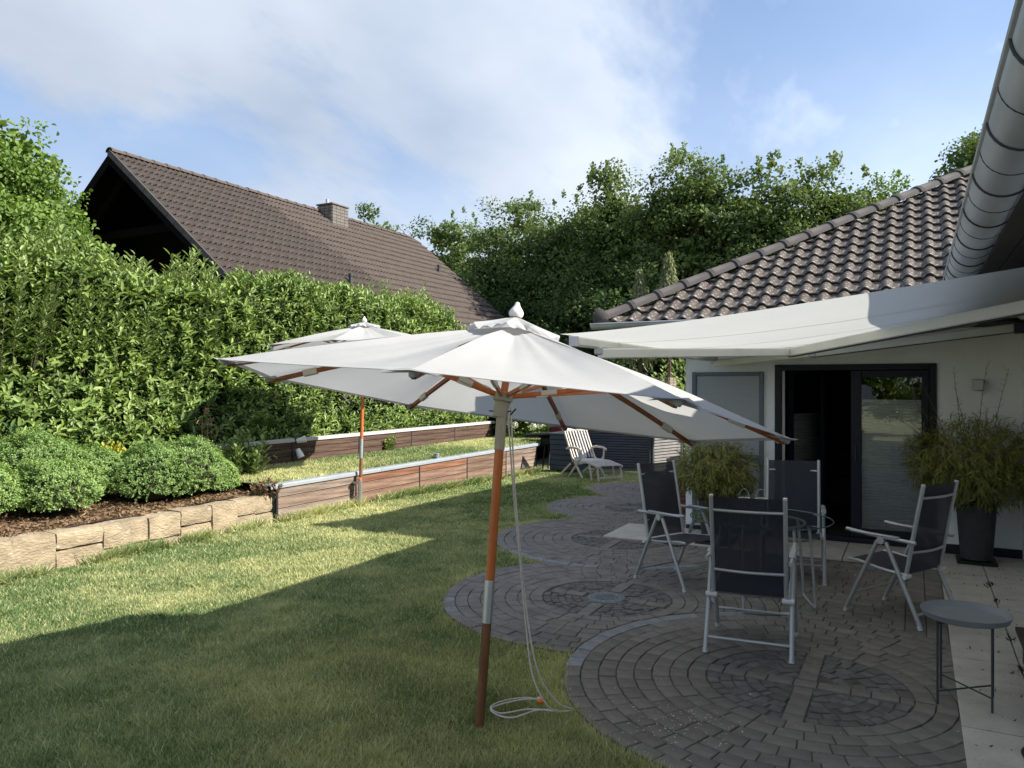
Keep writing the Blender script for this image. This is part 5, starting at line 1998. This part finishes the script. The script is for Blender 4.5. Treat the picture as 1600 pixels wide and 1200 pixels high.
for i, (x, y, z1, rx, ry, n, lab) in enumerate((
        (-10.35, 5.5, 3.85, .5, .75, 200, 'tall light green willow-leaved shrub at the far left of the hedge'),
        (-10.35, 6.5, 3.95, .5, .70, 200, 'tall light green shrub second from the left along the hedge'),
        (-10.4, 7.35, 3.80, .45, .60, 170, 'light green shrub with upright shoots in front of the hazel tree'),
        (-10.35, 8.55, 3.98, .4, .45, 140, 'light green shrub rising just before the dark open gable'),
        (-10.9, 14.2, 4.25, .5, .8, 110, 'tuft of tall light green shoots near the far end of the hedge'),
        (-10.9, 15.7, 4.25, .45, .6, 80, 'last tuft of light green shoots before the roof corner'))):
    upright_shrub('tall_shrub', lab, x, y, 2.05 if i < 4 else 2.6, z1, rx, ry, n, .135 if i < 4 else .10, .30, MAT['laurel_light'], 150 + i, 'shrub', 'tall shoots over the hedge', m=36 if i < 4 else 24)

# --- boxwood balls
def boxwood(label, x, y, r, h, seed, tint0=.5):
    g = np.random.default_rng(seed)
    z0 = bedz(x, y) - .03
    t = thing('boxwood_bush', label, 'bush', (x, y, z0), 0, 'boxwood bushes in the bed')
    n = 2300
    d = sphere_dirs(g, n)
    d[:, 2] = np.where(d[:, 2] < -.45, -d[:, 2], d[:, 2])
    lump = 1 + .20 * (vnoise(d[:, 0] * 3 + 7, d[:, 1] * 3 + d[:, 2] * 2 + 9, seed) - .5) * 2 + .05 * (vnoise(d[:, 0] * 9 + 7, d[:, 2] * 9 + d[:, 1] * 5 + 9, seed + 1) - .5) * 2
    c = np.array([x, y, z0 + h * .5])
    stray = np.where(g.random(n) < .04, g.uniform(1.04, 1.14, n), 1.0)
    S = c + d * np.array([r, r, h * .55]) * (lump * stray * g.uniform(.9, 1.03, n))[:, None]
    per = 9
    k = np.repeat(np.arange(n), per)
    j = np.tile(np.arange(per), n)
    ax = unit(d + np.array([0, 0, .55]) + g.normal(0, .3, d.shape))
    P = S[k] + ax[k] * (j / per * .06)[:, None] + g.normal(0, .006, (n * per, 3))
    ph = j * 2.4 + g.uniform(0, 6, n)[k]
    e1 = unit(np.cross(ax, np.array([.2, .9, .3])))
    e2 = np.cross(ax, e1)
    rad = e1[k] * np.cos(ph)[:, None] + e2[k] * np.sin(ph)[:, None]
    A = unit(rad + ax[k] * .7)
    Nn = unit(ax[k] - rad * .3 + g.normal(0, .2, P.shape))
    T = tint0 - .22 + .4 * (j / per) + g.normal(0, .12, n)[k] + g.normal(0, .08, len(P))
    Ls = g.uniform(.018, .030, len(P))
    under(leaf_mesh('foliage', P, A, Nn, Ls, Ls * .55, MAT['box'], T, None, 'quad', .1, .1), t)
    b = MB()
    nn = 14
    prof = [(r * .78 * math.sin(math.pi * (i + .5) / nn), h * .5 - h * .42 * math.cos(math.pi * (i + .5) / nn)) for i in range(nn)]
    b.lathe(prof, 14, (x, y, z0))
    for k2 in range(5):
        a = k2 * 1.3
        b.tube([(x, y, z0), (x + .2 * r * math.cos(a), y + .2 * r * math.sin(a), z0 + h * .6)], [.015, .008], 5)
    wb(b, 'twiggy_core', MAT['twig'], t, True)
MAT['twig'] = M('twig_core', (.035, .04, .018), .95, .4, 20)
for a in (
        ('rounded boxwood bush at the front of the bed over the mulch', -8.58, 5.27, .43, .60, 161, .55),
        ('boxwood bush behind and left of the front rounded one', -9.25, 5.45, .55, .80, 162, .45),
        ('boxwood bush cut by the left edge of the photo', -8.75, 4.45, .42, .62, 163, .58),
        ('boxwood bush left of the pair behind the stone wall', -8.55, 6.45, .46, .66, 164, .42),
        ('largest boxwood bush, right of the middle pair behind the stone wall', -8.45, 6.93, .46, .72, 165, .48),
        ('small boxwood bush at the right end of the row near the broad-leaved shrub', -8.42, 7.36, .27, .44, 166, .50),
        ('boxwood bush half hidden between the front bush and the middle pair', -9.05, 6.0, .42, .60, 167, .46)):
    boxwood(*a)
upright_shrub('leafy_shrub', 'broad-leaved green shrub beside the scrolled iron stake', -8.90, 8.28, .42, 1.15, .24, .26, 80, .11, .42, MAT['laurel_light'], 171, 'shrub', None, .6, 12, .4)
upright_shrub('yellow_shrub', 'low yellow-leaved shrub glowing between the boxwoods and the hedge', -9.45, 6.42, .4, 1.10, .22, .35, 90, .08, .4, MAT['yellow'], 172, 'shrub', None, .5, 12, .5)
upright_shrub('garden_shrub', 'yellow-green sunlit shrub in front of the far brick pillar', -5.3, 19.3, -.3, 2.7, .9, .6, 110, .11, .5, MAT['laurel_light'], 173, 'shrub', None, .5, 26, .75)
upright_shrub('ivy_clump', 'small ivy clump hanging on the upper timber wall', -9.38, 12.6, .5, .82, .05, .16, 22, .06, .8, MAT['laurel'], 174, 'plant', None, .3, 8, .5)
upright_shrub('weed_clump', 'dry brown weeds at the joint of the stone wall and the timber wall', -7.75, 7.62, .33, .58, .12, .10, 40, .05, .6, MAT['dryleaf'], 175, 'plant', None, 1.2, 8, .5)
# hydrangea with white heads
hy = thing('hydrangea', 'hydrangea with white flower heads at the far end of the terrace', 'shrub', (-8.75, 17.3, .3))
g = np.random.default_rng(181)
P, O, T, SZ = clump_crown(g, [((-8.75, 17.3, .75), (.75, .5, .5))], 60, 30, .16)
n = len(P)
under(leaf_mesh('foliage', P, unit(O + g.normal(size=(n, 3)) * .6), O + np.array([0, 0, .5]), .11, .07, MAT['laurel'], .45 + T + g.normal(0, .1, n), None, 'leaf'), hy)
for k in range(16):
    d = sphere_dirs(g, 1)[0]
    d[2] = abs(d[2]) * .9
    d[1] = -abs(d[1])
    c = np.array([-8.75, 17.3, .78]) + d * np.array([.78, .52, .52])
    dd = sphere_dirs(g, 90)
    under(leaf_mesh('flower_head', c + dd * .085, unit(np.cross(dd, g.normal(size=dd.shape))), dd, .04, .035, MAT['flower'], g.uniform(.4, 1, 90), None, 'quad'), hy)

# --- bamboos in pots
def bamboo(label, x, y, zc, rx, rz_, pot, n, seed, droop=.55, canes=(), tint0=.45):
    g = np.random.default_rng(seed)
    t = thing('potted_bamboo', label, 'potted plant', (x, y, 0), 0, 'potted bamboos')
    r0, r1, ph = pot
    b = MB()
    b.lathe([(r0 - .02, .03), (r0, .04), (r1, ph - .02), (r1 + .008, ph), (r1 - .02, ph), (r1 - .03, ph - .05), (.0, ph - .05)], 28, (x, y, .01))
    wb(b, 'pot', MAT['pot'], t, True)
    wb(MB().box((x, y, .022), (r0 * 2.5, r0 * 2.5, .03), bev=.01), 'saucer', MAT['black'], t)
    wb(MB().lathe([(.0, ph - .045), (r1 - .035, ph - .045), (r1 - .035, ph - .04), (0, ph - .035)], 16, (x, y, .01)), 'soil', MAT['soil'], t)
    tw = sphere_dirs(g, n)
    tw[:, 2] = tw[:, 2] * .9 + .1
    rr = g.random(n) ** .33
    S = np.array([x, y, zc]) + tw * np.array([rx, rx * .85, rz_]) * rr[:, None]
    per = 8
    k = np.repeat(np.arange(n), per)
    j = np.tile(np.arange(per), n)
    out_ = unit(tw + np.array([0, 0, -droop]) + g.normal(0, .4, tw.shape))
    P = S[k] + out_[k] * (j * .014)[:, None] + g.normal(0, .008, (n * per, 3))
    A = unit(out_[k] + g.normal(0, .55, P.shape) + np.array([0, 0, -droop * .6]))
    Nn = sphere_dirs(g, len(P)) * .6 + tw[k] + np.array([0, 0, .5])
    Ls = g.uniform(.05, .12, len(P))
    T = tint0 + .35 * (tw[k][:, 2]) * .5 + g.normal(0, .18, len(P))
    under(leaf_mesh('foliage', P, A, Nn, Ls, np.full(len(P), .011), MAT['bamboo'], T, None, 'quad', .1, .25), t)
    cb = MB()
    for q in range(26):
        a = g.uniform(0, 6.28)
        p = Vector((x + .5 * r1 * math.cos(a), y + .5 * r1 * math.sin(a), ph - .05))
        e = Vector((x + rx * .7 * math.cos(a), y + rx * .6 * math.sin(a), zc + rz_ * g.uniform(.1, .7)))
        cb.tube(smooth_path([p, p.lerp(e, .5) + Vector((0, 0, .12)), e], 4), .004, 5)
    for (dx, dy, h, lx) in canes:
        p = Vector((x + dx * .5, y + dy, zc))
        e = Vector((x + dx + lx, y + dy, h))
        pth = smooth_path([p, p.lerp(e, .6), e + Vector((lx * .35, 0, -.02))], 6)
        cb.tube(pth, [.0045 - .003 * i / (len(pth) - 1) for i in range(len(pth))], 5)
        for q in range(3, len(pth)):
            for s_ in range(2):
                c = pth[q]
                cb.tube([c, c + Vector((g.uniform(-.06, .06), g.uniform(-.03, .03), g.uniform(.0, .07)))], [.002, .0008], 4)
    wb(cb, 'canes', MAT['cane'], t)
MAT['cane'] = M('bamboo_cane', (.13, .10, .045), .6, .3, 20)
bamboo('large arching bamboo in a dark tapered pot beside the sliding door', .56, 9.27, 1.02, .62, .46, (.145, .185, .60), 1150, 191, .55,
       ((-.20, .1, 2.02, .0), (.02, .12, 2.06, .06), (.22, .1, 2.0, .05), (-.38, .0, 1.95, -.12), (-.46, .05, 1.75, -.10), (.10, .05, 1.6, .0), (-.1, .0, 1.7, -.05), (-.55, -.05, 1.5, -.12), (.42, .05, 1.55, .1)))
bamboo('round clipped bamboo in a pot before the grey shutter panel', -2.05, 9.0, .84, .43, .34, (.16, .2, .5), 900, 192, .55, (), .5)

# --- garden behind the viewer (seen only in the door's glass)
tree('garden_tree', 'broad green tree on the lawn behind the photographer, seen reflected in the door glass', (-2.2, -11.0, 0),
     [((-2.2, -11, 2.6), (2.2, 1.6, 1.5)), ((-.4, -11.4, 2.0), (2.0, 1.5, 1.6)), ((-3.8, -11, 1.8), (1.8, 1.5, 1.5))], 220, 90, .6, .1, .6, MAT['hazel'], 201, 'tree', None, .15, 8, 0, 'quad')

# ------------------------------------------------------------------ litter on the paving
g = np.random.default_rng(211)
n = 900
x = g.uniform(-4.6, .95, n)
y = g.uniform(3.2, 12.5, n)
cl = g.random(n) < .3
x = np.where(cl, -1.15 + g.normal(0, .22, n), x)
y = np.where(cl, 4.1 + g.normal(0, .16, n), y)
ok = in_patio(x, y, -.03) | (x > .25)
x, y = x[ok], y[ok]
n = len(x)
P0 = np.stack([x, y, GNP(y) + .0075], 1)
A = np.stack([g.normal(size=n), g.normal(size=n), g.uniform(-.1, .25, n)], 1)
o = leaf_mesh('fallen_petals', P0, A, np.tile(np.array([0, 0, 1.0]), (n, 1)), g.uniform(.006, .022, n), g.uniform(.004, .010, n), MAT['petal'], g.random(n), None, 'quad', .1, -.1)
o['kind'] = 'stuff'
o['label'] = 'scattered pale petals and crumbs of dry leaf on the paving'
n = 700
yj = g.choice(np.arange(4.2, 9.6, .4), n) + g.normal(0, .012, n)
lng = g.random(n) < .45
x = np.where(lng, .612 + g.normal(0, .01, n), g.choice((.35, .5, .75, .9), n) + g.normal(0, .05, n))
y = np.where(lng, g.choice((5.9, 6.6, 7.1, 7.7, 8.3), n) + g.normal(0, .05, n), yj)
P0 = np.stack([x, y, np.full(n, .0)], 1)
A = np.stack([g.normal(size=n), g.normal(size=n), g.uniform(.2, .9, n)], 1)
o = leaf_mesh('joint_weeds', P0, A, sphere_dirs(g, n), g.uniform(.012, .04, n), g.uniform(.005, .01, n), MAT['moss'], g.uniform(0, .6, n), None, 'quad')
o['kind'] = 'stuff'
o['label'] = 'moss and small weeds in the joints of the slab path'

# ------------------------------------------------------------------ the photographer (seen in the door's glass)
def skin_mesh(name, verts, edges, radii, mat, parent, sub=2):
    me = bpy.data.meshes.new(name)
    me.from_pydata(verts, edges, [])
    o = bpy.data.objects.new(name, me)
    C.objects.link(o)
    o.parent = parent
    md = o.modifiers.new('skin', 'SKIN')
    md.use_smooth_shade = True
    for sv, r in zip(me.skin_vertices[0].data, radii):
        sv.radius = r if isinstance(r, tuple) else (r, r)
    me.skin_vertices[0].data[0].use_root = True
    o.modifiers.new('subsurf', 'SUBSURF').levels = sub
    o.modifiers['subsurf'].render_levels = sub
    me.materials.append(mat)
    return o
ph = thing('person', 'person in a black t-shirt holding up a phone, seen reflected in the door glass', 'person', (0, 0, 0), R(27.7))
PX = .15
V = [(PX, -.42, 1.02), (PX, -.42, 1.25), (PX, -.41, 1.48), (PX, -.38, 1.60), (PX, -.35, 1.70), (PX, -.34, 1.84), (PX, -.345, 1.93)]
E_ = [(0, 1), (1, 2), (2, 3), (3, 4), (4, 5), (5, 6)]
RR = [(.155, .11), (.14, .10), (.15, .10), .055, .07, (.082, .10), (.065, .075)]
for sx in (-1, 1):
    b0 = len(V)
    V += [(PX + sx * .19, -.41, 1.52), (PX + sx * .26, -.22, 1.42), (PX * .5 + sx * .17, -.13, 1.62), (sx * .09, -.075, 1.77), (PX + sx * .10, -.42, .95), (PX + sx * .11, -.40, .52), (PX + sx * .11, -.43, .10), (PX + sx * .12, -.31, .05)]
    E_ += [(2, b0), (b0, b0 + 1), (b0 + 1, b0 + 2), (b0 + 2, b0 + 3), (0, b0 + 4), (b0 + 4, b0 + 5), (b0 + 5, b0 + 6), (b0 + 6, b0 + 7)]
    RR += [.06, .045, .038, .03, .085, .058, .042, .04]
    for k, (dx, ln, cx_) in enumerate(((-.012, .062, .0), (.006, .072, .0), (.022, .068, .0), (.036, .05, .0))):
        f0 = len(V)
        V += [(sx * (.085 + dx * .2), -.07, 1.80 + dx), (sx * .088, -.048, 1.806 + dx), (sx * (.085 - ln * .5), -.036, 1.81 + dx)]
        E_ += [(b0 + 3, f0), (f0, f0 + 1), (f0 + 1, f0 + 2)]
        RR += [.010, .009, .008]
    f0 = len(V)
    V += [(sx * .07, -.075, 1.785), (sx * .045, -.065, 1.80)]
    E_ += [(b0 + 3, f0), (f0, f0 + 1)]
    RR += [.011, .009]
body = skin_mesh('body', V, E_, RR, MAT['skin'], ph)
TV = [(PX, -.42, .80), (PX, -.42, 1.22), (PX, -.41, 1.49), (PX, -.39, 1.56)]
TE = [(0, 1), (1, 2), (2, 3)]
TR = [(.215, .165), (.175, .13), (.17, .12), (.075, .075)]
for sx in (-1, 1):
    b0 = len(TV)
    TV += [(PX + sx * .19, -.41, 1.525), (PX + sx * .24, -.27, 1.45)]
    TE += [(2, b0), (b0, b0 + 1)]
    TR += [.08, .07]
skin_mesh('t_shirt', TV, TE, TR, MAT['tshirt'], ph)
TV, TE, TR = [(PX, -.42, 1.04)], [], [(.175, .13)]
for sx in (-1, 1):
    b0 = len(TV)
    TV += [(PX + sx * .10, -.42, .88), (PX + sx * .11, -.40, .52), (PX + sx * .11, -.43, .09)]
    TE += [(0, b0), (b0, b0 + 1), (b0 + 1, b0 + 2)]
    TR += [.105, .078, .065]
skin_mesh('trousers', TV, TE, TR, MAT['jeans'], ph)
skin_mesh('hair', [(PX, -.39, 1.86), (PX, -.39, 1.93), (PX, -.365, 1.97)], [(0, 1), (1, 2)], [(.088, .088), (.09, .10), (.06, .07)], MAT['hair'], ph)
nb_ = MB()
nb_.lathe([(.004, 0), (.016, .012), (.012, .045), (.004, .05)], 10, (PX, -.235, 1.785), (0, .12, 1))
nb_.build('nose', MAT['skin'], ph, True)
for sx in (-1, 1):
    MB().lathe([(.003, -.008), (.011, -.004), (.011, .004), (.003, .008)], 10, (PX + sx * .033, -.240, 1.835), (0, 1, 0)).build('eye', MAT['black'], ph, True)
MB().box((PX, -.262, 1.755), (.05, .012, .012), bev=.004).build('mouth', MAT['maroon'], ph)
fo = thing('phone', 'dark phone held up in both hands by the reflected person', 'phone', (0, 0, CAM_H), R(27.7))
MB().box((.0, -.032, -.035), (.145, .008, .072), bev=.003).build('case', MAT['black'], fo)
MB().box((.0, -.0365, -.035), (.138, .002, .066)).build('screen', MAT['black'], fo)
